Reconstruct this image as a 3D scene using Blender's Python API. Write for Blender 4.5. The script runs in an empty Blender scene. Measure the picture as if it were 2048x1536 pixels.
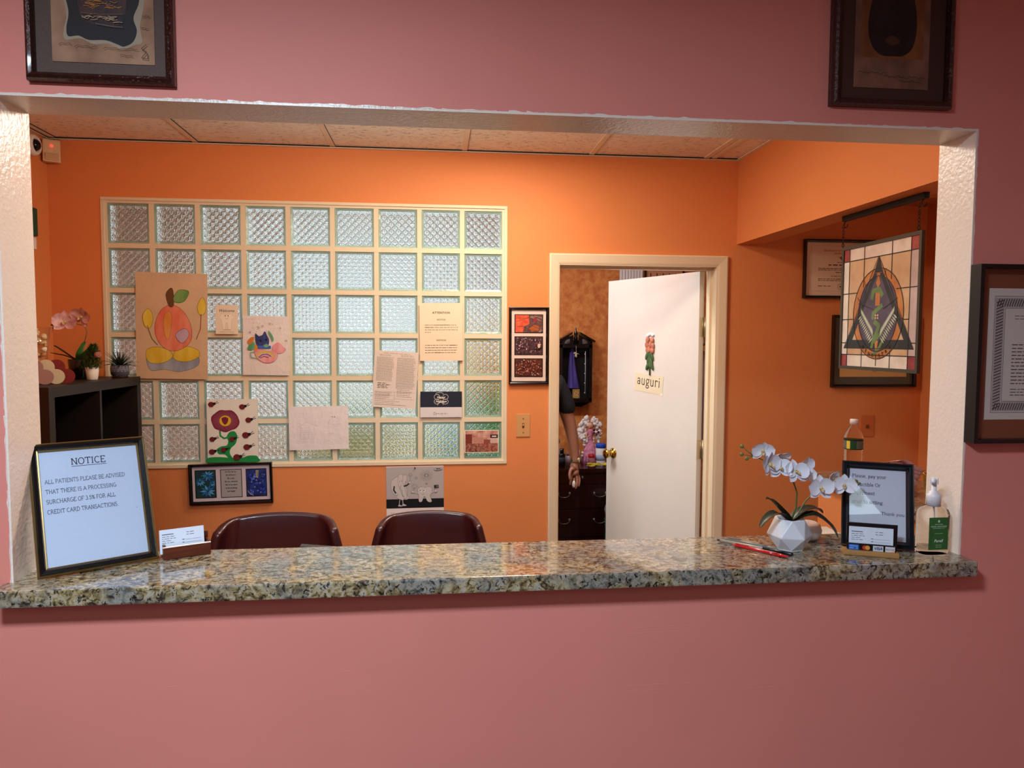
import bpy, bmesh, math, random
from mathutils import Vector, Matrix, Euler
random.seed(7)
S = bpy.context.scene
COL = S.collection
PI = math.pi

# ------------------------------------------------------------------ camera
FPX = 1428.1
cam_d = bpy.data.cameras.new('camera'); cam_d.sensor_fit = 'HORIZONTAL'; cam_d.sensor_width = 36.0
cam_d.lens = 36.0 * FPX / 2048; cam_d.clip_start = .02; cam_d.clip_end = 60
cam_o = bpy.data.objects.new('camera', cam_d); COL.objects.link(cam_o)
_F = Vector((.10453, .99264, -.06118)).normalized(); _R = Vector((.99452, -.10449, .00389)).normalized(); _U = _R.cross(_F)
cam_o.matrix_world = Matrix(((_R.x, _U.x, -_F.x, .82025), (_R.y, _U.y, -_F.y, -1.45), (_R.z, _U.z, -_F.z, 1.67852), (0, 0, 0, 1)))
S.camera = cam_o

# ------------------------------------------------------------------ world, lights, exposure
W = bpy.data.worlds.new('world'); S.world = W; W.use_nodes = True
bgn = W.node_tree.nodes['Background']; bgn.inputs[0].default_value = (.80, .91, 1.0, 1); bgn.inputs[1].default_value = 1.18
S.view_settings.view_transform = 'Standard'; S.view_settings.look = 'None'; S.view_settings.gamma = 1
S.view_settings.use_curve_mapping = False; S.view_settings.exposure = 0.0

def area(name, loc, rot, sx, sy, power, color, portal=False, spread=180):
    l = bpy.data.lights.new(name, 'AREA'); l.shape = 'RECTANGLE'; l.size = sx; l.size_y = sy; l.energy = power; l.color = color
    l.spread = math.radians(spread)
    if portal: l.cycles.is_portal = True
    o = bpy.data.objects.new(name, l); COL.objects.link(o); o.location = loc; o.rotation_euler = rot
    return o
area('waiting_room_lamp', (.30, -1.40, 2.60), (0, 0, 0), .30, .30, 61, (.66, .84, 1), spread=171)
area('reception_lamp', (1.12, 1.30, 2.555), (0, 0, 0), .32, .32, 18.5, (1, .86, .70))
def fill_point(name, loc, power, color, r=.07):
    l = bpy.data.lights.new(name, 'POINT'); l.energy = power; l.color = color; l.shadow_soft_size = r; o = bpy.data.objects.new(name, l); COL.objects.link(o); o.location = loc
fill_point('reception_ceiling_fill', (.60, .80, 2.34), 22, (1, .87, .72)); fill_point('passage_fill', (2.95, .55, 2.2), 1.6, (1, .84, .66))  # unseen point lights added to brighten the reception ceiling and the passage diplomas
area('back_room_lamp', (1.9, 2.55, 2.62), (0, 0, 0), .35, .35, 9, (1, .95, .90))
area('toy_fill_light', (.55, 2.36, 2.60), (0, 0, 0), 1.2, .15, 42, (.93, .97, 1))  # unseen strip light added to brighten the toys behind the glass blocks

# ------------------------------------------------------------------ helpers
def lin(h):
    h = h.lstrip('#'); c = [int(h[i:i + 2], 16) / 255 for i in (0, 2, 4)]
    return tuple(((x + .055) / 1.055) ** 2.4 if x > .04045 else x / 12.92 for x in c) + (1,)
MATS = {}
def _set(b, k, v):
    if k in b.inputs: b.inputs[k].default_value = v
def M(name, color='#808080', rough=.5, metal=0, spec=.5, trans=0, ior=1.45, alpha=1, emit=0, bump=0, bscale=50, mottle=0, mscale=3, coat=0, sheen=0, stretch=None, c2=None, detail=4):
    if name in MATS: return MATS[name]
    m = bpy.data.materials.new(name); m.use_nodes = True; nt = m.node_tree; b = nt.nodes['Principled BSDF']
    c = lin(color) if isinstance(color, str) else tuple(color) + (1,)
    b.inputs['Base Color'].default_value = c; b.inputs['Roughness'].default_value = rough; b.inputs['Metallic'].default_value = metal
    _set(b, 'Specular IOR Level', spec); _set(b, 'Transmission Weight', trans); b.inputs['IOR'].default_value = ior
    _set(b, 'Coat Weight', coat); _set(b, 'Coat Roughness', .05); _set(b, 'Sheen Weight', sheen)
    if emit: b.inputs['Emission Color'].default_value = c; b.inputs['Emission Strength'].default_value = emit
    if bump or mottle or c2:
        tc = nt.nodes.new('ShaderNodeTexCoord'); mp = nt.nodes.new('ShaderNodeMapping'); nt.links.new(tc.outputs['Object'], mp.inputs[0])
        if stretch: mp.inputs['Scale'].default_value = stretch
    if mottle or c2:
        n = nt.nodes.new('ShaderNodeTexNoise'); n.inputs['Scale'].default_value = mscale; n.inputs['Detail'].default_value = detail
        nt.links.new(mp.outputs[0], n.inputs[0])
        r = nt.nodes.new('ShaderNodeValToRGB'); nt.links.new(n.outputs[0], r.inputs[0]); nt.links.new(r.outputs[0], b.inputs['Base Color'])
        if c2: a, z = c, lin(c2)
        else: a = tuple(x * (1 - mottle) for x in c[:3]) + (1,); z = tuple(min(1, x * (1 + mottle)) for x in c[:3]) + (1,)
        r.color_ramp.elements[0].position = .35; r.color_ramp.elements[1].position = .65
        r.color_ramp.elements[0].color = a; r.color_ramp.elements[1].color = z
    if bump:
        n = nt.nodes.new('ShaderNodeTexNoise'); n.inputs['Scale'].default_value = bscale; n.inputs['Detail'].default_value = 5
        nt.links.new(mp.outputs[0], n.inputs[0]); bn = nt.nodes.new('ShaderNodeBump'); bn.inputs['Distance'].default_value = bump; bn.inputs['Strength'].default_value = 1
        nt.links.new(n.outputs[0], bn.inputs['Height']); nt.links.new(bn.outputs[0], b.inputs['Normal'])
    MATS[name] = m; return m
def C(h, rough=.6, **k):                                   # plain paint or ink of one colour
    return M('ink_' + h.strip('#') + ('' if rough == .6 else '_%d' % (rough * 100)), h, rough, spec=.3, **k)

class MB:
    def __init__(s): s.v = []; s.f = []; s.mi = []; s.mats = []; s.sm = []
    def mid(s, m):
        if m not in s.mats: s.mats.append(m)
        return s.mats.index(m)
    def add(s, vs, fs, m, T=None, smooth=False):
        k = len(s.v); i = s.mid(m)
        for p in vs:
            p = Vector(p); s.v.append(T @ p if T is not None else p)
        for f in fs: s.f.append([k + a for a in f]); s.mi.append(i); s.sm.append(smooth)
        return s
    def box(s, x0, x1, y0, y1, z0, z1, m, T=None, bev=0):
        if bev:
            bm = bmesh.new(); bmesh.ops.create_cube(bm, size=1)
            for q in bm.verts: q.co = Vector(((x0 + x1) / 2 + q.co.x * (x1 - x0), (y0 + y1) / 2 + q.co.y * (y1 - y0), (z0 + z1) / 2 + q.co.z * (z1 - z0)))
            bmesh.ops.bevel(bm, geom=bm.edges[:], offset=bev, segments=2, affect='EDGES', profile=.7)
            s.bm(bm, m, T); return s
        vs = [(x, y, z) for z in (z0, z1) for y in (y0, y1) for x in (x0, x1)]
        return s.add(vs, [(0, 2, 3, 1), (4, 5, 7, 6), (0, 1, 5, 4), (2, 6, 7, 3), (0, 4, 6, 2), (1, 3, 7, 5)], m, T)
    def bm(s, bm, m, T=None, smooth=False):
        bm.verts.index_update(); s.add([q.co.copy() for q in bm.verts], [[q.index for q in f.verts] for f in bm.faces], m, T, smooth); bm.free(); return s
    def tube(s, pts, r, m, n=8, T=None, cap=True, flat=1.0):
        pts = [Vector(p) for p in pts]; rs = r if isinstance(r, (list, tuple)) else [r] * len(pts); vs = []; fs = []
        up = Vector((0, 0, 1)); last = None
        for i, p in enumerate(pts):
            d = (pts[min(i + 1, len(pts) - 1)] - pts[max(i - 1, 0)]).normalized()
            if last is None: a = d.cross(up) if abs(d.z) < .95 else d.cross(Vector((1, 0, 0)))
            else: a = last - d * last.dot(d)
            a.normalize(); last = a; b = d.cross(a)
            for k in range(n):
                t = 2 * PI * k / n; vs.append(p + a * math.cos(t) * rs[i] + b * math.sin(t) * rs[i] * flat)
        for i in range(len(pts) - 1):
            for k in range(n): fs.append((i * n + k, i * n + (k + 1) % n, (i + 1) * n + (k + 1) % n, (i + 1) * n + k))
        if cap: fs.append(tuple(range(n))[::-1]); fs.append(tuple((len(pts) - 1) * n + k for k in range(n)))
        return s.add(vs, fs, m, T, True)
    def lathe(s, prof, m, n=32, T=None, smooth=True):
        vs = []; fs = []
        for r, z in prof:
            for k in range(n): t = 2 * PI * k / n; vs.append((r * math.cos(t), r * math.sin(t), z))
        for i in range(len(prof) - 1):
            for k in range(n): fs.append((i * n + k, i * n + (k + 1) % n, (i + 1) * n + (k + 1) % n, (i + 1) * n + k))
        if prof[0][0] > 1e-6: fs.append(tuple(range(n))[::-1])
        if prof[-1][0] > 1e-6: fs.append(tuple((len(prof) - 1) * n + k for k in range(n)))
        return s.add(vs, fs, m, T, smooth)
    def ball(s, c, r, m, n=12, sc=(1, 1, 1), T=None):
        bm = bmesh.new(); bmesh.ops.create_uvsphere(bm, u_segments=n, v_segments=max(6, n // 2 + 2), radius=1)
        for q in bm.verts: q.co = Vector((c[0] + q.co.x * r * sc[0], c[1] + q.co.y * r * sc[1], c[2] + q.co.z * r * sc[2]))
        return s.bm(bm, m, T, True)
    def build(s, name, parent=None, loc=(0, 0, 0), rot=(0, 0, 0), **p):
        me = bpy.data.meshes.new(name); me.from_pydata([tuple(q) for q in s.v], [], s.f)
        for m in s.mats: me.materials.append(m)
        me.polygons.foreach_set('material_index', s.mi); me.polygons.foreach_set('use_smooth', s.sm); me.update()
        o = bpy.data.objects.new(name, me); COL.objects.link(o); o.location = loc; o.rotation_euler = rot
        if parent: o.parent = parent
        for k, q in p.items(): o[k] = q
        return o
def thing(name, label, cat, loc=(0, 0, 0), rot=(0, 0, 0), group=None):
    o = bpy.data.objects.new(name, None); o.empty_display_size = .05; COL.objects.link(o); o.location = loc; o.rotation_euler = rot
    o['label'] = label; o['category'] = cat
    if group: o['group'] = group
    return o
def struct(mb, name, parent=None, **k):
    o = mb.build(name, parent, **k)
    if not parent: o['kind'] = 'structure'
    return o
def mods(o, sub=0, solid=0, bev=0, off=0):
    if solid: q = o.modifiers.new('s', 'SOLIDIFY'); q.thickness = solid; q.offset = off
    if bev: q = o.modifiers.new('b', 'BEVEL'); q.width = bev; q.segments = 3; q.limit_method = 'ANGLE'
    if sub: q = o.modifiers.new('u', 'SUBSURF'); q.levels = sub; q.render_levels = sub
    return o

# ---- flat artwork: everything printed or drawn lies in the local XZ plane and faces -Y
def arc(cx, cy, rx, ry, a0, a1, n=10):
    return [(cx + rx * math.cos(math.radians(a0 + (a1 - a0) * i / n)), cy + ry * math.sin(math.radians(a0 + (a1 - a0) * i / n))) for i in range(n + 1)]
L = lambda *p: list(p)
X = .68
GL = {
 'A': (.86, [L((.05, 0), (.43, 1)), L((.43, 1), (.81, 0)), L((.2, .36), (.66, .36))]), 'B': (.74, [L((.12, 0), (.12, 1)), L((.12, 1), (.4, 1)) + arc(.4, .76, .22, .24, 90, -90) + L((.12, .52)), L((.4, .52)) + arc(.42, .26, .25, .26, 90, -90) + L((.12, 0))]),
 'C': (.8, [arc(.44, .5, .36, .5, 50, 310, 16)]), 'D': (.84, [L((.12, 0), (.12, 1)), L((.12, 1), (.36, 1)) + arc(.36, .5, .4, .5, 90, -90, 14) + L((.12, 0))]),
 'E': (.72, [L((.12, 0), (.12, 1)), L((.12, 1), (.62, 1), (.62, .86)), L((.12, .52), (.5, .52)), L((.12, 0), (.64, 0), (.64, .16))]), 'F': (.68, [L((.12, 0), (.12, 1)), L((.12, 1), (.6, 1), (.6, .86)), L((.12, .52), (.48, .52))]),
 'G': (.86, [arc(.44, .5, .36, .5, 50, 330, 16), L((.76, .42), (.76, .12)), L((.54, .42), (.84, .42))]), 'H': (.88, [L((.14, 0), (.14, 1)), L((.74, 0), (.74, 1)), L((.14, .52), (.74, .52))]),
 'I': (.36, [L((.18, 0), (.18, 1))]), 'L': (.68, [L((.14, 0), (.14, 1)), L((.14, 0), (.6, 0), (.6, .2))]), 'M': (1, [L((.14, 0), (.14, 1)), L((.14, 1), (.5, .2), (.86, 1)), L((.86, 1), (.86, 0))]),
 'N': (.88, [L((.14, 0), (.14, 1)), L((.14, 1), (.74, 0)), L((.74, 0), (.74, 1))]), 'O': (.88, [arc(.44, .5, .37, .5, 0, 360, 22)]), 'P': (.72, [L((.14, 0), (.14, 1)), L((.14, 1), (.38, 1)) + arc(.38, .74, .25, .26, 90, -90) + L((.14, .48))]),
 'R': (.82, [L((.14, 0), (.14, 1)), L((.14, 1), (.38, 1)) + arc(.38, .75, .24, .25, 90, -90) + L((.14, .5)), L((.4, .5), (.74, 0))]), 'S': (.66, [arc(.33, .74, .24, .26, 20, 235) + arc(.34, .26, .26, .27, 70, -160)]),
 'T': (.78, [L((.39, 0), (.39, 1)), L((.06, .84), (.06, 1), (.72, 1), (.72, .84))]), 'U': (.86, [L((.14, 1), (.14, .35)) + arc(.43, .35, .29, .35, 180, 360) + L((.72, 1))]), 'V': (.84, [L((.05, 1), (.42, 0), (.79, 1))]),
 'W': (1.1, [L((.05, 1), (.3, 0), (.55, .9)), L((.55, .9), (.8, 0), (1.05, 1))]), 'K': (.84, [L((.14, 0), (.14, 1)), L((.14, .36), (.7, 1)), L((.32, .56), (.76, 0))]),
 'Y': (.8, [L((.05, 1), (.4, .48), (.75, 1)), L((.4, .5), (.4, 0))]), '3': (.6, [arc(.28, .75, .22, .25, 150, -80) + arc(.28, .27, .25, .27, 80, -150)]), '5': (.6, [L((.5, 1), (.14, 1), (.11, .58)) + arc(.28, .32, .25, .32, 120, -150)]),
 '.': (.28, [L((.12, .0), (.12, .09))]), ',': (.28, [L((.14, .09), (.08, -.12))]), '%': (.84, [arc(.2, .78, .14, .2, 0, 360, 12), arc(.64, .22, .14, .2, 0, 360, 12), L((.7, 1), (.14, 0))]),
 'a': (.56, [arc(.25, .46, .18, .2, 155, 0) + L((.43, 0)), arc(.25, .19, .17, .18, 0, 360, 14)]), 'b': (.6, [L((.12, 0), (.12, 1)), arc(.32, .33, .21, .33, 0, 360, 16)]), 'c': (.52, [arc(.3, .34, .22, .34, 50, 310, 12)]),
 'd': (.62, [L((.48, 0), (.48, 1)), arc(.28, .33, .2, .33, 0, 360, 16)]), 'e': (.56, [L((.08, .36), (.48, .36)) + arc(.28, .34, .2, .34, 0, 320, 14)]), 'f': (.38, [arc(.32, .82, .14, .18, 60, 180) + L((.18, 0)), L((.04, .64), (.34, .64))]),
 'g': (.56, [arc(.26, .44, .18, .23, 0, 360, 14), L((.16, .24), (.12, .08), (.4, .02)) + arc(.26, -.14, .2, .16, 60, -240, 12), L((.38, .6), (.52, .68))]), 'h': (.64, [L((.12, 0), (.12, 1)), L((.12, .4)) + arc(.31, .45, .19, .22, 180, 0) + L((.5, 0))]),
 'i': (.3, [L((.14, 0), (.14, X)), L((.14, .88), (.14, .97))]), 'j': (.3, [L((.16, X), (.16, -.1)), L((.16, .9), (.16, .97))]), 'k': (.6, [L((.12, 0), (.12, 1)), L((.12, .26), (.48, X)), L((.26, .4), (.52, 0))]), 'l': (.3, [L((.14, 0), (.14, 1))]),
 'm': (.94, [L((.12, 0), (.12, X)), arc(.28, .45, .16, .22, 180, 0) + L((.44, 0)), arc(.62, .45, .17, .22, 180, 0) + L((.79, 0))]), 'n': (.64, [L((.12, 0), (.12, X)), arc(.31, .45, .19, .22, 180, 0) + L((.5, 0))]),
 'o': (.58, [arc(.29, .34, .22, .34, 0, 360, 18)]), 'p': (.6, [L((.12, -.28), (.12, X)), arc(.32, .34, .21, .34, 0, 360, 16)]), 'r': (.46, [L((.12, 0), (.12, X)), arc(.3, .42, .18, .24, 180, 40)]),
 's': (.48, [arc(.24, .5, .16, .17, 20, 235) + arc(.24, .18, .18, .18, 70, -160)]), 't': (.38, [L((.18, .9), (.18, .14)) + arc(.28, .14, .1, .14, 180, 300), L((.04, .66), (.34, .66))]),
 'u': (.64, [L((.12, X), (.12, .22)) + arc(.3, .22, .18, .22, 180, 360), L((.48, X), (.48, 0))]), 'v': (.58, [L((.06, X), (.29, 0), (.52, X))]), 'y': (.58, [L((.06, X), (.3, 0)), L((.52, X), (.22, -.22), (.1, -.24))]), 'z': (.5, [L((.06, X), (.44, X), (.06, 0), (.44, 0))]),
}
def ribbon(pts, w, cl=False):
    out = []
    for i in range(len(pts) - 1):
        a = Vector(pts[i]); b = Vector(pts[i + 1]); d = b - a
        if d.length < 1e-9: continue
        d.normalize(); e = d * w * .22; n = Vector((-d.y, d.x)) * w / 2
        out.append([a - e - n, b + e - n, b + e + n, a - e + n])
    return out
def serif_text(s, h, w=.11, serif=.15):                    # polygons of a slab-serif line, cap height h, starting at x = 0
    x = 0; P = []
    for ch in s:
        if ch == ' ': x += .36; continue
        adv, strokes = GL[ch]; ends = [tuple(st[k]) for st in strokes for k in (0, -1)]
        for st in strokes:
            P += [[(q.x + x, q.y) for q in poly] for poly in ribbon(st, w)]
            for k, j in ((0, 1), (-1, -2)):
                p, q = st[k], st[j]
                if ends.count(tuple(p)) > 1 and not (ch in 'BDEFILMNPR' and abs(q[0] - p[0]) < .01): continue
                if abs(q[1] - p[1]) < .6 * abs(q[0] - p[0]) or ch in 'CSG35%.,aest': continue
                if abs(p[1]) < .02 or abs(p[1] - 1) < .02 or abs(p[1] - X) < .02 or abs(p[1] + .28) < .02:
                    l = serif; r_ = serif if (abs(p[1]) < .02 or ch.isupper() or ch == 'p' and p[1] < 0 or ch in 'vy') else 0
                    y0 = p[1] if p[1] < .5 else p[1] - w * .7
                    P.append([(x + p[0] - l, y0), (x + p[0] + r_, y0), (x + p[0] + r_, y0 + w * .7), (x + p[0] - l, y0 + w * .7)])
        x += adv + .06
    return [[(a * h, b * h) for a, b in q] for q in P], x * h
_tc = {}
def sans_text(s, h, bold=0, shear=0, space=1):
    key = (s, bold, shear, space)
    if key not in _tc:
        cu = bpy.data.curves.new('t', 'FONT'); cu.body = s; cu.size = 1; cu.offset = bold; cu.shear = shear; cu.space_character = space; cu.resolution_u = 3
        o = bpy.data.objects.new('t', cu); COL.objects.link(o); dg = bpy.context.evaluated_depsgraph_get(); dg.update()
        me = bpy.data.meshes.new_from_object(o.evaluated_get(dg))
        vs = [(q.co.x / .7, q.co.y / .7) for q in me.vertices]; fs = [list(p.vertices) for p in me.polygons]
        bpy.data.objects.remove(o); bpy.data.curves.remove(cu); bpy.data.meshes.remove(me)
        _tc[key] = (vs, fs, max([q[0] for q in vs] + [0]))
    vs, fs, w = _tc[key]; return [[(vs[i][0] * h, vs[i][1] * h) for i in f] for f in fs], w * h

class Sheet(MB):
    """a flat sheet w x h centred on the origin; u right, v down, both 0..1"""
    def __init__(s, w, h, paper, thick=.0006, base=True, seed=0, eps=.00007):
        super().__init__(); s.w = w; s.h = h; s.k = 0; s.eps = eps
        if base: s.box(-w / 2, w / 2, 0, thick, -h / 2, h / 2, paper)
    def P(s, u, v): return (u * s.w - s.w / 2, s.h / 2 - v * s.h)
    def raw(s, polys, m, layer=True):
        if layer: s.k += 1
        for i_, q in enumerate(polys): y = -s.k * s.eps - (i_ % 3) * s.eps * .28; s.add([(a, y, b) for a, b in q], [list(range(len(q)))], m)
        return s
    def poly(s, pts, m, smooth=0):
        if smooth:
            o = []; n = len(pts)
            for i in range(n):
                p = [Vector(pts[(i + j) % n]) for j in (-1, 0, 1, 2)]
                for t in range(smooth):
                    t /= smooth; o.append(tuple(.5 * ((2 * p[1]) + (p[2] - p[0]) * t + (2 * p[0] - 5 * p[1] + 4 * p[2] - p[3]) * t * t + (3 * p[1] - p[0] - 3 * p[2] + p[3]) * t ** 3)))
            pts = o
        return s.raw([[s.P(*q) for q in pts]], m)
    def blob(s, pts, m, ink=None, w=.0012, sm=5):
        s.poly(pts, m, sm)
        if ink:
            o = []; n = len(pts)
            for i in range(n):
                p = [Vector(pts[(i + j) % n]) for j in (-1, 0, 1, 2)]
                for t in range(sm):
                    t /= sm; o.append(tuple(.5 * ((2 * p[1]) + (p[2] - p[0]) * t + (2 * p[0] - 5 * p[1] + 4 * p[2] - p[3]) * t * t + (3 * p[1] - p[0] - 3 * p[2] + p[3]) * t ** 3)))
            s.line(o + [o[0]], w, ink)
        return s
    def rect(s, u0, v0, u1, v1, m): return s.raw([[s.P(u0, v0), s.P(u0, v1), s.P(u1, v1), s.P(u1, v0)]], m)
    def ell(s, u, v, ru, rv, m, n=20, ink=None, w=.001):
        pts = [(u + ru * math.cos(2 * PI * i / n), v + rv * math.sin(2 * PI * i / n)) for i in range(n)]
        if m: s.poly(pts, m)
        if ink: s.line(pts + [pts[0]], w, ink)
        return s
    def line(s, pts, w, m): return s.raw(ribbon([s.P(*q) for q in pts], w), m)
    def lines(s, segs, w, m):
        o = []
        for q in segs: o += ribbon([s.P(*a) for a in q], w)
        return s.raw(o, m)
    def text(s, t, u, v, h, m, al='l', font='sans', rot=0, **k):
        P, w = (serif_text if font == 'serif' else sans_text)(t, h, **k); x, z = s.P(u, v); dx = {'l': 0, 'c': -w / 2, 'r': -w}[al]; cr, sr = math.cos(rot), math.sin(rot)
        return s.raw([[(x + (a + dx) * cr - b * sr, z + (a + dx) * sr + b * cr) for a, b in q] for q in P], m)
    def scribble(s, u0, v, u1, amp, w, m, seed=0):       # flowing illegible handwriting
        n = max(14, int((u1 - u0) * 90)); s.line([(u0 + (u1 - u0) * i / n + .008 * math.sin(i * 1.1 + seed), v + amp * (math.sin(i * .9 + seed) * .6 + math.sin(i * .37 + seed * 2) * .5)) for i in range(n + 1)], w, m)
    def bars(s, u0, v0, u1, rows, dv, h, m, rag=.2, seed=1, word=.06):   # print too small to read in the photograph
        R = random.Random(seed); o = []
        for r in range(rows):
            u = u0; end = u1 - R.random() * rag * (u1 - u0); v = v0 + r * dv
            while u < end:
                l = word * (.35 + R.random()); e = min(u + l, end); a, b = s.P(u, v), s.P(e, v)
                o.append([(a[0], a[1]), (b[0], b[1]), (b[0], b[1] + h), (a[0], a[1] + h)]); u = e + word * .22
        return s.raw(o, m)
def sheet_thing(sh, name, label, cat, loc, rz=0, ry=0, rx=0, **k):
    o = sh.build(name, None, loc, (rx, ry, rz)); o['label'] = label; o['category'] = cat
    for a, b in k.items(): o[a] = b
    return o

def frame_ring(w, h, prof, m, mb=None):
    """mitred picture-frame moulding; prof = (inset from outer edge, y)"""
    mb = mb or MB(); vs = []; fs = []
    for d, y in prof:
        for sx, sz in ((-1, -1), (1, -1), (1, 1), (-1, 1)): vs.append((sx * (w / 2 - d), y, sz * (h / 2 - d)))
    n = len(prof)
    for i in range(n):
        j = (i + 1) % n
        for k in range(4): fs.append((i * 4 + k, i * 4 + (k + 1) % 4, j * 4 + (k + 1) % 4, j * 4 + k))
    return mb.add(vs, fs, m)

# ------------------------------------------------------------------ materials of the room
PINK = M('pink_wall_paint', '#e0887a', .55, spec=.3, mottle=.035, mscale=1.6, bump=.0012, bscale=9)
ORANGE = M('orange_wall_paint', '#e08b52', .6, spec=.3, mottle=.02, mscale=2, bump=.0004, bscale=60)
FAUX = M('sponged_orange_paint', '#b0602c', .7, c2='#c98848', mscale=26, detail=10)
WHITE = M('glossy_white_trim_paint', '#f0dfd2', .24, spec=.5, bump=.0012, bscale=120)
CREAM = M('cream_door_paint', '#e6d3b4', .38, bump=.0002, bscale=40)
DOORW = M('white_door_paint', '#dcd6cf', .45, mottle=.02, mscale=3)
TBAR = M('ceiling_grid_tan', '#e8dcc6', .5)
DARK = M('dark_gap', '#120d0a', .9)
FLOOR = M('brown_floor', '#4d3f36', .4, mottle=.1, mscale=8)
BLACKW = M('black_lacquer', '#0d0c0d', .22, coat=.3)

def node_math(nt, op, a, b=None, c=None):
    n = nt.nodes.new('ShaderNodeMath'); n.operation = op
    for i, q in enumerate((a, b, c)):
        if q is None: continue
        if isinstance(q, (int, float)): n.inputs[i].default_value = q
        else: nt.links.new(q, n.inputs[i])
    return n.outputs[0]

def granite():
    m = bpy.data.materials.new('speckled_granite'); m.use_nodes = True; nt = m.node_tree; b = nt.nodes['Principled BSDF']
    b.inputs['Roughness'].default_value = .10; _set(b, 'Specular IOR Level', .6); _set(b, 'Coat Weight', .5); _set(b, 'Coat Roughness', .03)
    tc = nt.nodes.new('ShaderNodeTexCoord')
    def noise(sc, det, rough=.6, dist=0, off=0, st=(1, 1, 1)):
        mp = nt.nodes.new('ShaderNodeMapping'); nt.links.new(tc.outputs['Object'], mp.inputs[0]); mp.inputs['Location'].default_value = (off, off * .7, off * .3); mp.inputs['Scale'].default_value = st
        n = nt.nodes.new('ShaderNodeTexNoise'); n.inputs['Scale'].default_value = sc; n.inputs['Detail'].default_value = det; n.inputs['Roughness'].default_value = rough; n.inputs['Distortion'].default_value = dist
        nt.links.new(mp.outputs[0], n.inputs[0]); return n.outputs[0]
    def ramp(src, stops):
        r = nt.nodes.new('ShaderNodeValToRGB'); nt.links.new(src, r.inputs[0]); e = r.color_ramp.elements
        while len(e) < len(stops): e.new(.5)
        for q, (p, c) in zip(e, stops): q.position = p; q.color = lin(c)
        return r.outputs[0]
    def mix(f, a, c):
        x = nt.nodes.new('ShaderNodeMix'); x.data_type = 'RGBA'; nt.links.new(f, x.inputs[0]); nt.links.new(a, x.inputs[6]); nt.links.new(c, x.inputs[7]); return x.outputs[2]
    base = ramp(noise(64, 8, .62, .6, 0, (1, 1.5, 1)), [(.34, '#332b25'), (.43, '#786846'), (.50, '#a48e64'), (.58, '#b6aa94'), (.68, '#948f88')])
    cool = ramp(noise(55, 7, .6, .4, 5, (1, 1.5, 1)), [(.36, '#46433f'), (.48, '#7d7a72'), (.56, '#98948a'), (.66, '#7d7464')])
    big = ramp(noise(13, 3, .5, .3, 9), [(.42, '#000000'), (.58, '#ffffff')])
    fl = ramp(noise(110, 5, .65, .8, 3), [(.38, '#ffffff'), (.46, '#000000')]); fl2 = ramp(noise(40, 6, .6, 1.2, 13), [(.36, '#ffffff'), (.43, '#000000')])
    k = nt.nodes.new('ShaderNodeRGB'); k.outputs[0].default_value = lin('#1c1814')
    br = nt.nodes.new('ShaderNodeRGB'); br.outputs[0].default_value = lin('#3a3029')
    c = mix(big, base, cool); c = mix(fl2, c, br.outputs[0]); c = mix(fl, c, k.outputs[0])
    nt.links.new(c, b.inputs['Base Color']); return m
GRAN = granite()

def block_glass():
    m = bpy.data.materials.new('patterned_block_glass'); m.use_nodes = True; nt = m.node_tree; b = nt.nodes['Principled BSDF']
    b.inputs['Base Color'].default_value = (.90, .97, .94, 1); b.inputs['Roughness'].default_value = .11; b.inputs['Transmission Weight'].default_value = 1; b.inputs['IOR'].default_value = 1.45
    tc = nt.nodes.new('ShaderNodeTexCoord'); sp = nt.nodes.new('ShaderNodeSeparateXYZ'); nt.links.new(tc.outputs['Object'], sp.inputs[0])
    x, z = sp.outputs[0], sp.outputs[2]; P = .0335
    def ridge(src, per, pw):                                # 1 on the line, falling off to 0
        t = node_math(nt, 'MULTIPLY', src, 1 / per); t = node_math(nt, 'FRACT', t); t = node_math(nt, 'SUBTRACT', t, .5); t = node_math(nt, 'ABSOLUTE', t); t = node_math(nt, 'MULTIPLY', t, 2)
        return node_math(nt, 'POWER', t, pw)
    u = ridge(node_math(nt, 'ADD', x, z), P, 3.0); v = ridge(node_math(nt, 'SUBTRACT', x, z), P, 3.0)
    h = node_math(nt, 'MAXIMUM', u, v)
    h2 = node_math(nt, 'MAXIMUM', ridge(x, P / 2, 7), ridge(z, P / 2, 7))
    h = node_math(nt, 'ADD', h, node_math(nt, 'MULTIPLY', h2, .7))
    bn = nt.nodes.new('ShaderNodeBump'); bn.inputs['Strength'].default_value = .9; bn.inputs['Distance'].default_value = .0030
    nt.links.new(h, bn.inputs['Height']); nt.links.new(bn.outputs[0], b.inputs['Normal']); return m
BGLASS = block_glass()
EDGEG = M('green_glass_edge', '#b6d2c2', .25, trans=.55, ior=1.45, bump=.003, bscale=30)
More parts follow.
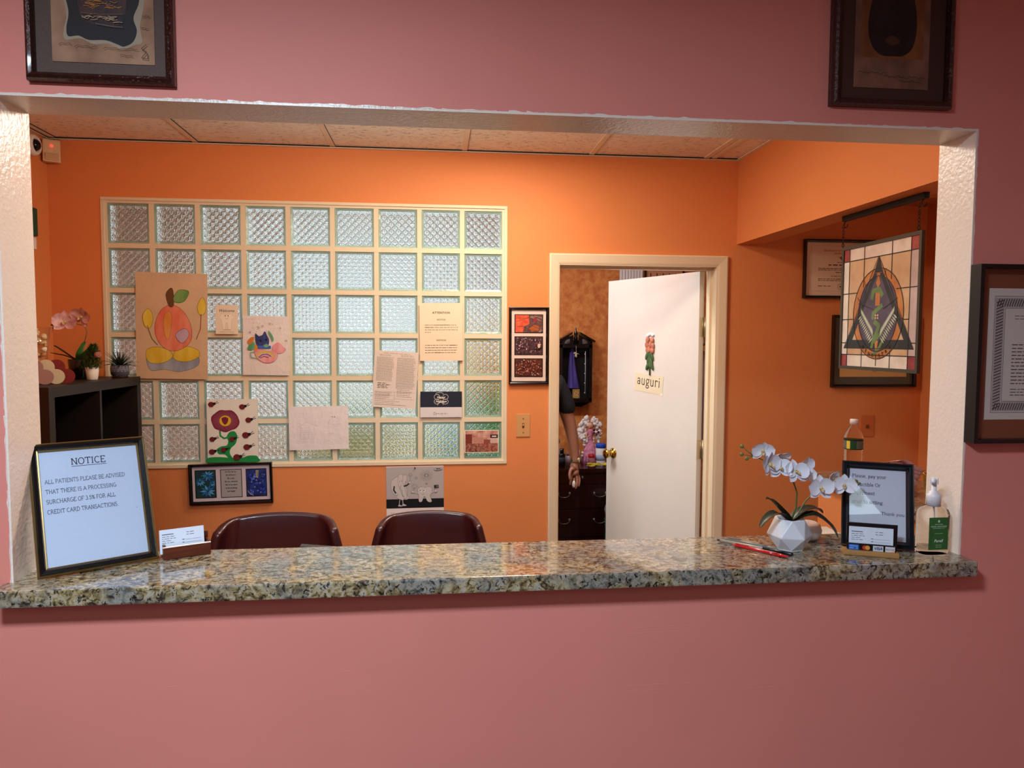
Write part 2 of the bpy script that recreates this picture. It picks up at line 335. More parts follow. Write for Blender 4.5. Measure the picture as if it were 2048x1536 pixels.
def thin_glass(name, ior=1.45, tint='#ffffff', rough=.02, edge=0):
    m = bpy.data.materials.new(name); m.use_nodes = True; nt = m.node_tree; nt.nodes.remove(nt.nodes['Principled BSDF']); out = nt.nodes['Material Output']
    tr = nt.nodes.new('ShaderNodeBsdfTransparent'); tr.inputs[0].default_value = lin(tint); g = nt.nodes.new('ShaderNodeBsdfGlossy'); g.inputs['Roughness'].default_value = rough
    f = nt.nodes.new('ShaderNodeFresnel'); f.inputs[0].default_value = ior; mx = nt.nodes.new('ShaderNodeMixShader'); nt.links.new(tr.outputs[0], mx.inputs[1]); nt.links.new(g.outputs[0], mx.inputs[2])
    lf = nt.nodes.new('ShaderNodeLayerWeight'); lf.inputs[0].default_value = .5; nt.links.new(node_math(nt, 'MULTIPLY_ADD', node_math(nt, 'POWER', lf.outputs[1], 4.5), .85, ((ior - 1) / (ior + 1)) ** 2), mx.inputs[0]); edge = None
    if edge:
        lw = nt.nodes.new('ShaderNodeLayerWeight'); lw.inputs[0].default_value = edge; nt.links.new(node_math(nt, 'MAXIMUM', f.outputs[0], node_math(nt, 'MULTIPLY', node_math(nt, 'POWER', lw.outputs[1], 2.5), .8)), mx.inputs[0])
    nt.links.new(mx.outputs[0], out.inputs[0]); MATS[name] = m; return m
GLASS = thin_glass('thin_clear_glass')
def tile_mat():
    m = M('fissured_ceiling_tile', '#f3ebdd', .9, bump=.0008, bscale=200); nt = m.node_tree; b = nt.nodes['Principled BSDF']
    tc = nt.nodes.new('ShaderNodeTexCoord'); mp = nt.nodes.new('ShaderNodeMapping'); mp.inputs['Scale'].default_value = (45, 160, 1); nt.links.new(tc.outputs['Object'], mp.inputs[0])
    n = nt.nodes.new('ShaderNodeTexNoise'); n.inputs['Scale'].default_value = 1; n.inputs['Detail'].default_value = 3; nt.links.new(mp.outputs[0], n.inputs[0])
    r = nt.nodes.new('ShaderNodeValToRGB'); r.color_ramp.elements[0].position = .30; r.color_ramp.elements[1].position = .42; r.color_ramp.elements[0].color = lin('#8f7c66'); r.color_ramp.elements[1].color = lin('#f3ebdd')
    nt.links.new(n.outputs[0], r.inputs[0]); nt.links.new(r.outputs[0], b.inputs['Base Color']); return m
TILE = tile_mat()

# ------------------------------------------------------------------ the room
XR, ZT, ZC0, T = 1.977, 2.134, 1.206, .112          # opening in the front wall
B = 2.015; BT = .12                                  # face and thickness of the back wall
ZC = 2.57; XW = -.921; XE = 3.325; YB = 3.75; YF = -4.5
XH0, XH1, ZH = 2.311, 2.436, 2.160                   # header over the side passage
# front wall: four pieces round the opening, pink on the near side, orange on the far side
w = MB()
def wall_piece(mb, x0, x1, z0, z1):
    mb.box(x0, x1, 0, T * .55, z0, z1, PINK); mb.box(x0, x1, T * .55, T, z0, z1, ORANGE)
wall_piece(w, -2.6, 0, 0, 2.66); wall_piece(w, XR, XE, 0, 2.66); wall_piece(w, 0, XR, ZT, 2.66); wall_piece(w, 0, XR, 0, ZC0 - .033)
for x0, x1, z, dz_ in ((1.217, 1.376, 1.069, .001), (1.221, 1.348, 1.057, .001), (1.22, 1.362, .942, .001), (1.225, 1.36, .931, .001), (1.486, 1.60, .931, .001), (1.486, 1.589, .924, .001), (1.482, 1.607, 1.070, .0005), (.981, 1.085, 1.078, -.004), (.615, .66, 1.0, .002), (.285, .32, .985, .002)):   # faint joints and nicks under the paint
    w.add([(x0, 0, z), (x1, 0, z + dz_), (x1, -.00025, z + dz_ - .0006), (x0, -.00025, z - .0006), (x0, 0, z - .0012), (x1, 0, z + dz_ - .0012)], [(0, 3, 2, 1), (3, 4, 5, 2)], PINK)
struct(w, 'wall_front')
# white painted reveal of the opening with a ragged paint edge on the pink wall
w = MB(); e = .004
w.box(0, e, .0, T + .001, ZC0, ZT, WHITE); w.box(XR - e, XR, .0, T + .001, ZC0, ZT, WHITE); w.box(0, XR, -.0004, T + .0012, ZT - e, ZT + .0003, WHITE)
R = random.Random(3)
def ragged(ax, a0, a1, fix, sgn):
    n = int((a1 - a0) / .012); q = [a0 + (a1 - a0) * i / n for i in range(n + 1)]; o = [R.random() ** 3 * .0028 + .0006 for _ in q]
    for i in range(n):
        if R.random() < .12: continue
        if ax == 'x': vs = [(q[i], -.0008, fix), (q[i + 1], -.0008, fix), (q[i + 1], -.0008, fix + sgn * o[i + 1]), (q[i], -.0008, fix + sgn * o[i])]
        else: vs = [(fix, -.0008, q[i]), (fix, -.0008, q[i + 1]), (fix + sgn * o[i + 1], -.0008, q[i + 1]), (fix + sgn * o[i], -.0008, q[i])]
        w.add(vs, [(0, 1, 2, 3)], WHITE)
ragged('x', 0, XR, ZT, 1); ragged('z', ZC0, ZT, 0, -.8); ragged('z', ZC0, ZT, XR, .6)
struct(w, 'trim_1')

# back wall with the glass-block opening and the doorway
GX, GZ, G = -.6835, 1.0881, .2032
gx1, gz1 = GX + 9 * G, GZ + 6 * G
dx0, dx1, dz = 1.398, 2.226, 2.064
w = MB()
for x0, x1, z0, z1 in ((-2.6, GX - .012, 0, 2.66), (GX - .012, gx1 + .012, 0, GZ - .012), (GX - .012, gx1 + .012, gz1 + .012, 2.66), (gx1 + .012, dx0, 0, 2.66), (dx0, dx1, dz, 2.66), (dx1, XE + .1, 0, 2.66)):
    w.box(x0, x1, B, B + BT, z0, z1, ORANGE)
struct(w, 'wall_back')
# window of glass blocks
win = MB(); t = .011
MORT = M('white_mortar', '#e2d3b6', .7, bump=.0006, bscale=80)
win.box(GX - .014, gx1 + .014, B - .004, B + .02, gz1 + .001, gz1 + .014, MORT); win.box(GX - .014, gx1 + .014, B - .006, B + .02, GZ - .014, GZ + .001, MORT)
win.box(GX - .014, GX, B - .004, B + .02, GZ, gz1, MORT); win.box(gx1, gx1 + .014, B - .004, B + .02, GZ, gz1, MORT)
for i in range(10): win.box(GX + i * G - t, GX + i * G + t, B + .004, B + .09, GZ, gz1, MORT)
for j in range(7): win.box(GX, gx1, B + .0035, B + .089, GZ + j * G - t, GZ + j * G + t, MORT)
wino = struct(win, 'window_1')
gl = MB(); ed = MB(); a = G / 2 - t; bv = .011
for i in range(9):
    for j in range(6):
        cx, cz = (i + .5) * G, (j + .5) * G
        q = lambda r, y: [(cx - r, y, cz - r), (cx + r, y, cz - r), (cx + r, y, cz + r), (cx - r, y, cz + r)]
        gl.add(q(a - bv, .012) + q(a - bv, .075), [(0, 1, 2, 3), (5, 4, 7, 6), (0, 4, 5, 1), (1, 5, 6, 2), (2, 6, 7, 3), (3, 7, 4, 0)], BGLASS)
        ed.add(q(a - .0005, .008) + q(a - bv + .0005, .0115) + q(a - .0005, .08) + q(a - bv + .0005, .078), [(0, 1, 5, 4), (1, 2, 6, 5), (2, 3, 7, 6), (3, 0, 4, 7), (8, 12, 13, 9), (9, 13, 14, 10), (10, 14, 15, 11), (11, 15, 12, 8), (0, 8, 9, 1), (1, 9, 10, 2), (2, 10, 11, 3), (3, 11, 8, 0), (4, 5, 13, 12), (5, 6, 14, 13), (6, 7, 15, 14), (7, 4, 12, 15)], EDGEG)
gl.build('glass_blocks', wino, (GX, B, GZ)); ed.build('glass_block_rims', wino, (GX, B, GZ))

# other walls
w = MB(); w.box(XW - .1, XW, T, B, 0, 2.66, ORANGE); struct(w, 'wall_left')
w = MB(); w.box(XE, XE + .1, T, B, 0, 2.66, ORANGE); struct(w, 'wall_right')
w = MB(); w.box(XH0, XH1, T, B, ZH, ZC + .05, ORANGE); struct(w, 'wall_header')
w = MB(); w.box(XH0, XH1, T, 1.185, 0, 1.133, ORANGE); struct(w, 'wall_low_side')
w = MB(); w.box(XH1, XE, 1.80, B, 2.37, ZC + .05, ORANGE); struct(w, 'trim_2')
# suspended ceiling of the reception: tiles, tee bars and a dark gap at the wall
c = MB(); c.box(XW, XE, T, B - .012, ZC + .004, ZC + .03, TILE); cl = struct(c, 'ceiling')
g = MB()
for k in range(-1, 5):
    x = -.2672 + k * .61
    if XW < x < XH0: g.box(x - .012, x + .012, T, B - .012, ZC, ZC + .004, TBAR); g.box(x + .012, x + .0135, T, B - .012, ZC + .0005, ZC + .0038, DARK)
g.box(XH0 - .19, XH0 - .165, T, B - .02, ZC, ZC + .004, TBAR)
g.box(XW, XH0, B - .024, B - .001, ZC - .003, ZC + .0, TBAR); g.box(XW, XH0, B - .036, B - .025, ZC, ZC + .002, DARK); g.box(XW, XH0, 1.606, 1.63, ZC, ZC + .004, TBAR); g.box(XW, XH0, 1.603, 1.606, ZC + .0005, ZC + .0038, DARK)
g.box(XW, XW + .022, T, B - .02, ZC - .002, ZC + .002, TBAR); g.box(XW + .022, XW + .03, T, B - .02, ZC, ZC + .003, DARK); g.box(XH0 - .02, XH0, T, B - .02, ZC - .002, ZC + .002, TBAR)
g.build('ceiling_grid', cl)
w = MB(); w.box(-2.6, XE + .1, YF, YB + .1, -.05, 0, FLOOR); struct(w, 'floor')
# waiting room behind the camera and back office behind the reception
w = MB(); w.box(-2.6, XE, YF, 0, 2.62, 2.66, TILE); struct(w, 'ceiling_waiting')
t = thing('ceiling_light', 'square edged ceiling light panel of the waiting room, mirrored in the payment notice glass', 'light', (.255, -2.826, 2.62), (0, 0, -.128)); m = MB(); m.box(-.305, .305, -.61, .61, -.012, 0, M('white_fixture', '#e6e6e6', .5)); m.build('housing', t); m = MB(); m.box(-.29, .29, -.595, .595, -.014, -.012, M('lit_diffuser', (.72, .93, 1.0), .5, emit=4.2)); m.build('diffuser', t)
w = MB(); w.box(-2.7, -2.6, YF, YB + .1, 0, 2.66, PINK); struct(w, 'wall_west')
w = MB(); w.box(XE, XE + .1, YF, 0, 0, 2.66, PINK); struct(w, 'wall_east')
w = MB(); w.box(-2.6, -.7, YF - .1, YF, 0, 2.66, PINK); w.box(1.1, XE, YF - .1, YF, 0, 2.66, PINK); w.box(-.7, 1.1, YF - .1, YF, 0, .7, PINK); w.box(-.7, 1.1, YF - .1, YF, 2.3, 2.66, PINK); struct(w, 'wall_rear')
w = MB()
for x in (-.7, .19, 1.06): w.box(x, x + .04, YF - .06, YF - .02, .7, 2.3, CREAM)
for z in (.7, 1.5, 2.26): w.box(-.7, 1.1, YF - .055, YF - .025, z, z + .04, CREAM)
struct(w, 'window_2')
w = MB(); w.box(-2.6, XE, B + BT, YB, 2.64, 2.68, M('white_ceiling', '#cfc8be', .8)); struct(w, 'ceiling_office')
OW0, OW1, OZ0, OZ1 = -.55, 1.45, 1.15, 2.58           # daylight window behind the glass blocks
w = MB(); PALE = M('pale_beige_wall', '#e3cdbd', .7)
for x0, x1, z0, z1, m_ in ((-2.6, OW0, 0, 2.66, PALE), (OW1, XE, 0, 2.66, FAUX), (OW0, OW1, 0, OZ0, PALE), (OW0, OW1, OZ1, 2.66, PALE)): w.box(x0, x1, YB, YB + .1, z0, z1, m_)
struct(w, 'wall_office')
w = MB(); w.box(XE, XE + .1, B + BT, YB, 0, 2.66, FAUX); struct(w, 'wall_office_side')
w = MB()
for x in (OW0, .37, .91, OW1 - .05): w.box(x, x + .05, YB + .02, YB + .06, OZ0, OZ1, CREAM)
for z in (OZ0, 1.62, OZ1 - .05): w.box(OW0, OW1, YB + .025, YB + .055, z, z + .05, CREAM)
struct(w, 'window_3')

# doorway casing, jamb, door leaf
w = MB(); cas = [(0, .0), (0, -.016), (.006, -.018), (.040, -.013), (.049, -.010), (.050, 0)]
def casing(mb, x0, x1, ztop, y, prof, m):
    for k in range(len(prof) - 1):
        (d0, y0), (d1, y1) = prof[k], prof[k + 1]
        P = lambda d, yy, s: [(x0 + d, y + yy, 0), (x0 + d, y + yy, ztop - d), (x1 - d, y + yy, ztop - d), (x1 - d, y + yy, 0)]
        p, q = P(d0, y0, 0), P(d1, y1, 0); mb.add(p + q, [(0, 1, 5, 4), (1, 2, 6, 5), (2, 3, 7, 6)], m)
casing(w, 1.365, 2.262, 2.100, B, cas, CREAM)
for x0, x1 in ((1.397, 1.416), (2.208, 2.227)): w.box(x0, x1, B - .008, B + BT + .01, 0, 2.046, CREAM)
w.box(1.397, 2.227, B - .008, B + BT + .01, 2.046, 2.066, CREAM)
w.box(1.416, 1.428, B + .05, B + .085, 0, 2.034, CREAM); w.box(2.196, 2.208, B + .05, B + .085, 0, 2.034, CREAM); w.box(1.416, 2.208, B + .05, B + .085, 2.034, 2.046, CREAM)
door = struct(w, 'door_1')
DA = math.atan2(.905, -.425)
leaf = MB(); leaf.box(0, .745, -.034, 0, .012, 2.036, DOORW, bev=.0015); lf = leaf.build('door_leaf', door, (2.172, 2.142, 0), (0, 0, DA))
BRASS = M('polished_brass', '#c9a14a', .16, metal=1)
kb = MB(); TK = Matrix.Translation((.682, 0, .998)) @ Matrix.Rotation(-PI / 2, 4, 'X')
kb.lathe([(0, .0), (.031, 0), (.032, .003), (.026, .008), (.013, .012), (.011, .026), (.014, .034), (.024, .040), (.027, .050), (.026, .060), (.018, .066), (0, .067)], BRASS, 28, TK); kb.build('door_knob', lf)
hg = MB(); HM = M('satin_nickel', '#c9bfa8', .35, metal=.9)
for z in (.25, 1.06, 1.70):
    hg.box(-.002, -.0005, -.034, 0, z, z + .1, HM); hg.tube([(-.008, -.036, z), (-.008, -.036, z + .1)], .006, HM); hg.box(-.03, -.008, -.040, -.038, z, z + .1, HM)
hg.build('hinge', lf)
w = MB(); casing(w, 3.36, 4.2, 2.12, B, cas, CREAM)
# casing of the doorway in the right-hand wall, seen edge-on
w = MB(); w.box(XE - .018, XE + .02, 1.83, 1.92, 0, 2.13, CREAM); w.box(XE - .018, XE + .02, 1.0, 1.92, 2.05, 2.13, CREAM); w.box(XE - .006, XE - .001, 1.0, 1.83, 0, 2.05, DOORW); struct(w, 'door_2')

# ------------------------------------------------------------------ granite counters
def slab(name, x0, x1, y0, y1, z1, th, label):
    m = MB(); m.box(x0, x1, y0, y1, z1 - th, z1, GRAN, bev=.004); o = m.build(name); o['label'] = label; o['category'] = 'countertop'; return o
slab('granite_countertop', -.012, XR + .003, -.0505, .1935, ZC0, .0325, 'long speckled granite ledge running the full width of the reception opening')
slab('granite_countertop', XH0 - .035, 2.60, T + .001, 1.215, 1.166, .033, 'shorter granite ledge on the orange half wall behind the water bottle')

# ------------------------------------------------------------------ framed pictures on the pink wall
BRONZE = M('hammered_bronze_frame', '#3a1c14', .22, metal=.35, bump=.004, bscale=110, coat=.4)
LINENG = M('woven_grey_mat', '#5c4a44', .9, bump=.001, bscale=400, mottle=.08, mscale=200)
PAPERT = M('aged_tan_paper', '#a98062', .8, c2='#8a644c', mscale=18)
def big_print(name, label, cx, cz, w, h, mat, inner, rz=0):
    t = thing(name, label, 'picture', (cx, -.001, cz), (0, rz, 0))
    f = .0155
    frame_ring(w, h, [(0, 0), (0, -.012), (.003, -.019), (.008, -.022), (.013, -.020), (f, -.012), (f, 0)], BRONZE).build('frame', t)
    m = Sheet(w - 2 * f, h - 2 * f, mat, .001); m.build('mat', t, (0, -.006, 0)); inner(t, w - 2 * f, h - 2 * f); return t
bl = big_print('framed_print', 'bronze framed aged print with torn dark picture above the left of the counter', .199, 2.42, .262, .50 + .03, LINENG, lambda t, w, h: None, .0)
s_parent = bl
def left_art():
    s = Sheet(.182, .155, PAPERT, .001); R = random.Random(5)
    # local v: 0 top .. 1 bottom, the bottom edge sits 25 mm above the frame's lower rail
    s.blob([(.13, .0), (.12, .2), (.15, .45), (.12, .62), (.13, .74), (.28, .72), (.4, .78), (.55, .77), (.68, .83), (.80, .77), (.88, .73), (.86, .55), (.90, .3), (.87, .0)], M('torn_cream_border', '#a08d78', .8))
    s.blob([(.16, .0), (.14, .2), (.17, .42), (.145, .6), (.16, .70), (.26, .69), (.36, .735), (.52, .73), (.64, .775), (.70, .795), (.79, .735), (.83, .60), (.80, .45), (.86, .25), (.83, .0)], M('dark_print_ground', '#241d1e', .7))
    s.blob([(.26, .05), (.26, .3), (.30, .48), (.40, .545), (.52, .57), (.62, .56), (.70, .47), (.73, .3), (.70, .05)], M('print_vessel', '#4a2818', .6, c2='#1c1220', mscale=40))
    for i in range(60):
        hi = i < 38; u = R.uniform(.30, .62); v = R.uniform(.10, .36) if hi else R.uniform(.42, .50) + (u - .3) * .1
        s.line([(u, v), (u + R.uniform(.02, .05), v + R.uniform(-.02, .02)), (u + R.uniform(.05, .09), v + R.uniform(-.01, .01))], .0009, C('#b9773a') if hi else C('#a58d74'))
    s.line([(.3, .43), (.5, .44), (.7, .425)], .0008, C('#6a5148')); s.line([(.44, .55), (.6, .575), (.7, .58)], .0008, C('#8a7262'))
    for v, u0, u1 in ((.80, .07, .2), (.82, .22, .45), (.83, .5, .84), (.91, .66, .80), (.44, .90, .97), (.58, .88, .95)):
        s.scribble(u0, v, u1, .010, .0007, C('#3a241a'), v * 9)
    s.line([(.93, .77), (.88, .82), (.93, .86), (.90, .90), (.88, .93), (.94, .94), (.94, .88)], .001, C('#2e1a16'))
    s.build('print', s_parent, (.004, -.0075, -.53 / 2 + .0155 + .022 + .0775))
left_art()
def inner_right(t, w, h):
    s = Sheet(.166, .44, M('dark_tan_paper', '#6a4232', .8, c2='#8a5f4c', mscale=16), .001)
    s.rect(.08, 0, .92, .86, M('ochre_print_ground', '#8a5226', .8, c2='#6a3c1c', mscale=14)); 
    s.blob([(.33, .0), (.33, .30), (.30, .48), (.20, .62), (.17, .72), (.22, .80), (.34, .845), (.5, .85), (.66, .845), (.78, .80), (.82, .71), (.79, .6), (.70, .48), (.66, .3), (.66, .0)], M('black_pear_vase', '#150b0c', .5, c2='#2a1c20', mscale=22))
    s.blob([(.40, .78), (.5, .755), (.60, .78), (.5, .80)], M('vase_gleam', '#4a2a16', .6))
    for v, u0, u1 in ((.93, .05, .45), (.945, .4, .95), (.965, .6, .9), (.12, .9, .97)):
        s.scribble(u0, v, u1, .006, .0007, C('#241009'), v * 9)
    s.build('print', t, (0, -.0075, -h / 2 + .024 + .22))
big_print('framed_print', 'bronze framed dark print of a black vase above the right end', 1.7685, 2.435, .268, .532, M('dark_brown_mat', '#43271c', .85, bump=.0008, bscale=300), inner_right, 0)

def certificate():
    w, h = .46, .386; cx = 1.9735 + w / 2; cz = 1.652
    t = thing('framed_certificate', 'black framed certificate with brown mat and rope border right of the opening', 'certificate', (cx, -.001, cz))
    frame_ring(w, h, [(0, 0), (0, -.030), (.008, -.031), (.008, -.008), (.008, 0)], M('black_box_frame', '#1b1818', .3)).build('frame', t)
    Sheet(w - .014, h - .014, M('brown_mat_board', '#7a3f20', .85), .001).build('mat', t, (0, -.009, 0))
    pw, ph = w - .075, h - .10; s = Sheet(pw, ph, M('ivory_certificate', '#cfc3ba', .75), .0008); K = C('#3f3a3c')
    for a in ((.04, .07, .96, .145), (.04, .865, .96, .935)): s.rect(*a, C('#a89e9a'))
    for a in ((.04, .07, .095, .935), (.905, .07, .96, .935)): s.rect(*a, C('#a89e9a'))
    seg = []
    for i in range(60): u = .05 + .9 * i / 60; seg += [[(u, .135), (u + .014, .08)], [(u, .925), (u + .014, .875)]]
    for i in range(36): v = .09 + .83 * i / 36; seg += [[(.047, v + .02), (.087, v)], [(.913, v + .02), (.953, v)]]
    s.lines(seg, .0022, K); s.lines([[(.035, .06), (.965, .06), (.965, .945), (.035, .945), (.035, .06)], [(.1, .15), (.9, .15), (.9, .86), (.1, .86), (.1, .15)]], .0008, K)
    s.bars(.16, .21, .42, 2, .022, .0012, K, .3, 3, .03); s.bars(.36, .30, .68, 1, .03, .007, C('#2a2628'), .1, 4, .05); s.bars(.28, .37, .74, 1, .03, .004, K, .1, 5, .05)
    s.bars(.15, .43, .88, 12, .027, .0018, K, .45, 6, .03); s.bars(.15, .77, .5, 3, .022, .0014, K, .4, 8, .03); s.bars(.62, .77, .88, 3, .022, .0014, K, .4, 9, .03)
    s.build('certificate_paper', t, (0, -.0102, 0))
    g = MB(); g.box(-w / 2 + .009, w / 2 - .009, -.0142, -.0134, -h / 2 + .009, h / 2 - .009, GLASS); g.build('glass', t)
certificate()

# ------------------------------------------------------------------ paper and pictures on the glass blocks and the back wall
yb = B - .0065
KRAFT = M('crumpled_tan_paper', '#d3b795', .85, bump=.004, bscale=14, mottle=.05, mscale=6)
WPAPER = M('white_paper', '#e6ddd8', .85, bump=.0006, bscale=20)
CRUMP = M('crumpled_white_paper', '#e3dcda', .85, bump=.006, bscale=16)
IV = M('ivory_paper', '#e8d6bb', .85)
INK = C('#2b2622'); RED = C('#b3382a'); YEL = C('#d9b31c'); 
def pencil(name, a, b): return M(name, a, .85, c2=b, mscale=22, detail=6, stretch=(1, 1, .35))
CORAL = pencil('coral_pencil', '#dc6a4a', '#e89277'); YP = pencil('yellow_pencil', '#d9b41f', '#e3cc55'); BL = pencil('blue_grey_pencil', '#8b93a6', '#a9b1be')
s = Sheet(.318, .489, KRAFT)
s.blob([(.20, .92), (.14, .80), (.22, .76), (.5, .80), (.78, .75), (.88, .80), (.84, .88), (.6, .93), (.4, .91)], BL, INK)         # wavy cloth
s.blob([(.14, .80), (.16, .72), (.32, .70), (.48, .74), (.5, .80), (.36, .85), (.2, .85)], YP, INK); s.blob([(.52, .80), (.55, .73), (.7, .69), (.86, .72), (.88, .78), (.74, .83), (.6, .83)], YP, INK)
s.blob([(.34, .36), (.5, .30), (.66, .36), (.77, .50), (.76, .64), (.62, .72), (.46, .73), (.32, .66), (.26, .52)], CORAL, INK)
s.blob([(.40, .40), (.46, .36), (.5, .42), (.47, .60), (.42, .62), (.38, .5)], pencil('orange_pencil', '#d98a35', '#e3a35a'), INK, .0008)
s.blob([(.46, .31), (.42, .20), (.5, .14), (.53, .22), (.52, .31)], C('#6b4a2a'), INK); s.blob([(.52, .24), (.60, .16), (.74, .17), (.68, .26), (.57, .28)], pencil('green_pencil', '#5f8f4a', '#86ab62'), INK)
s.blob([(.86, .30), (.93, .22), (.98, .30), (.95, .38), (.88, .38)], YP, INK); s.line([(.91, .38), (.90, .52), (.84, .62)], .003, C('#8a4a2c')); s.blob([(.10, .40), (.18, .34), (.24, .42), (.20, .52), (.12, .50)], YP, INK)
s.line([(.16, .50), (.22, .62), (.30, .68)], .003, C('#5a6b3a')); s.blob([(.55, .58), (.68, .52), (.74, .58), (.64, .66)], pencil('lilac_pencil', '#b294b4', '#c8b2c6'), INK)
sheet_thing(s, 'childs_drawing', 'large tan sheet with a big coral and yellow coloured drawing', 'drawing', (-.398, yb, 1.7375), ry=.018)

s = Sheet(.101, .135, M('ivory_card', '#e9dcc6', .6), .003); TW = C('#f2ead9'); GR = C('#a59c8c')
s.text('Welcome', .5, .24, .0125, C('#2b3f63'), 'c', shear=.35, bold=.012, rot=0)
s.blob([(.30, .30), (.5, .34), (.70, .30), (.80, .42), (.72, .56), (.68, .84), (.58, .84), (.52, .62), (.46, .62), (.42, .84), (.33, .84), (.28, .56), (.20, .42)], TW, GR, .0006)
s.line([(.24, .46), (.16, .38), (.18, .30)], .003, TW); s.line([(.76, .46), (.84, .38), (.84, .30)], .003, TW)
s.ell(.44, .375, .022, .02, INK); s.ell(.57, .375, .022, .02, INK); s.line([(.43, .44), (.47, .47), (.53, .47), (.58, .44)], .0008, INK); s.rect(.34, .84, .68, .86, C('#b8ad9a')); s.bars(.18, .935, .82, 1, .03, .002, GR, .05, 3, .05)
sheet_thing(s, 'greeting_card', 'small ivory welcome card with a smiling white tooth', 'card', (-.152, yb - .0035, 1.7695))

s = Sheet(.213, .277, CRUMP); R = random.Random(11)
for i in range(34):
    u, v = R.uniform(.15, .9), R.uniform(.1, .42); s.ell(u, v, .008 * R.uniform(.3, 1), .006, C('#6a646c'), 5)
for u, v in ((.34, .2), (.58, .13), (.8, .2), (.15, .28), (.93, .41), (.42, .17)): s.lines([[(u + .03 * math.sin(k * 4 * PI / 5), v - .023 * math.cos(k * 4 * PI / 5)) for k in range(6)]], .0005, C('#6a646c'))
NB = pencil('navy_pencil', '#27305c', '#4a56a0'); PK = pencil('pink_pencil', '#d97a88', '#eab0b4'); GN = pencil('leaf_green_pencil', '#3f8f5c', '#7fb892')
s.blob([(.62, .52), (.75, .44), (.85, .50), (.92, .56), (.84, .62), (.70, .62)], PK); s.blob([(.26, .56), (.5, .58), (.72, .60), (.72, .72), (.58, .79), (.40, .77), (.28, .68)], PK, C('#8a3a4a'), .0006)
s.line(arc(.48, .72, .2, .12, 200, 340, 14)[::-1], .004, C('#c8c83a')); s.line([(.32, .68), (.40, .62), (.5, .61), (.6, .64), (.66, .70)], .004, C('#d9c23a')); s.line([(.34, .70), (.42, .65), (.52, .645), (.6, .68)], .004, C('#2f5fb0')); s.line([(.37, .71), (.45, .68), (.55, .70)], .003, C('#4a3a6a'))
s.line([(.29, .60), (.16, .62), (.18, .70), (.32, .72)], .004, C('#7fb0a4')); s.blob([(.10, .56), (.16, .46), (.24, .44), (.26, .52), (.20, .58)], GN); s.blob([(.1, .44), (.16, .37), (.24, .36), (.22, .44), (.15, .48)], C('#c9803a')); s.blob([(.26, .50), (.31, .50), (.31, .58), (.26, .60)], C('#d98a35'))
s.blob([(.27, .30), (.34, .34), (.42, .32), (.47, .26), (.52, .33), (.56, .40), (.54, .50), (.44, .53), (.34, .52), (.28, .45)], NB, C('#141a3a'), .0008); s.rect(.32, .50, .60, .55, C('#3f6ab8'))
s.ell(.38, .42, .025, .02, C('#0f1230')); s.ell(.50, .40, .025, .02, C('#0f1230')); s.blob([(.54, .25), (.60, .28), (.66, .38), (.64, .43), (.60, .37)], GN); s.blob([(.44, .50), (.5, .47), (.56, .50), (.5, .53)], GN)
for _ in range(26): u, v = R.uniform(.29, .54), R.uniform(.33, .5); s.line([(u, v), (u + .03, v - .03)], .0006, C('#4f5cb0'))
s.bars(.06, .055, .25, 1, .02, .001, C('#b88a8a'), .05, 3, .04)
sheet_thing(s, 'childs_drawing', 'white sheet with a small blue and pink scribbled drawing and stars', 'drawing', (.0245, yb, 1.6485), ry=.012)

s = Sheet(.206, .277, IV); K = C('#2c261f'); K2 = C('#5c4f42')
s.text('ATTENTION', .5, .185, .0095, K, 'c', bold=.03, space=1.15); s.text('NOTICE', .5, .30, .0068, K, 'c', bold=.025, space=1.2)
s.bars(.12, .385, .90, 3, .042, .0022, K2, .06, 2, .07); s.bars(.12, .511, .26, 1, .04, .002, K2, 0, 3, .05); s.bars(.40, .385, .66, 1, .04, .0025, K, 0, 4, .1); s.bars(.12, .427, .3, 1, .04, .0025, K, 0, 5, .1)
s.text('NOTICIA', .5, .655, .0068, K, 'c', bold=.025, space=1.2); s.bars(.12, .735, .88, 4, .042, .0022, K2, .15, 7, .07); s.bars(.70, .735, .87, 1, .04, .0025, K, 0, 8, .1); s.bars(.34, .861, .5, 1, .04, .0025, K, 0, 9, .1)
sheet_thing(s, 'notice_sheet', 'ivory letter sheet headed ATTENTION NOTICE near the top right of the blocks', 'notice', (.8415, yb - .001, 1.717), ry=-.008)

s = Sheet(.208, .272, M('pale_pink_paper', '#dccfc6', .85, bump=.002, bscale=12)); K = C('#6d625e')
s.bars(.20, .045, .8, 1, .02, .0014, K, .1, 1, .1); s.bars(.12, .07, .42, 2, .018, .0012, K, .2, 2, .06); s.bars(.60, .07, .9, 2, .018, .0012, K, .2, 3, .06)
s.bars(.06, .12, .46, 21, .0205, .0021, C('#8d837f'), .12, 4, .03); s.bars(.52, .12, .95, 27, .0205, .0021, C('#8d837f'), .12, 5, .03)
s.bars(.10, .575, .40, 4, .027, .0028, C('#453d3a'), .4, 6, .08); s.lines([[(.04, .72), (.96, .72)], [(.5, .72), (.5, .86)], [(.04, .78), (.5, .78)], [(.5, .84), (.96, .84)], [(.04, .86), (.5, .86)], [(.04, .95), (.7, .95)]], .0006, K)
s.bars(.06, .74, .46, 5, .026, .0015, K, .4, 8, .04); s.bars(.55, .68, .9, 5, .03, .0015, K, .4, 9, .05); s.bars(.06, .89, .8, 3, .03, .0012, K, .4, 10, .05)
sheet_thing(s, 'notice_sheet', 'tilted sheet of dense fine print taped left of the ivory notice', 'notice', (.6215, yb - .0003, 1.4875), ry=.06)

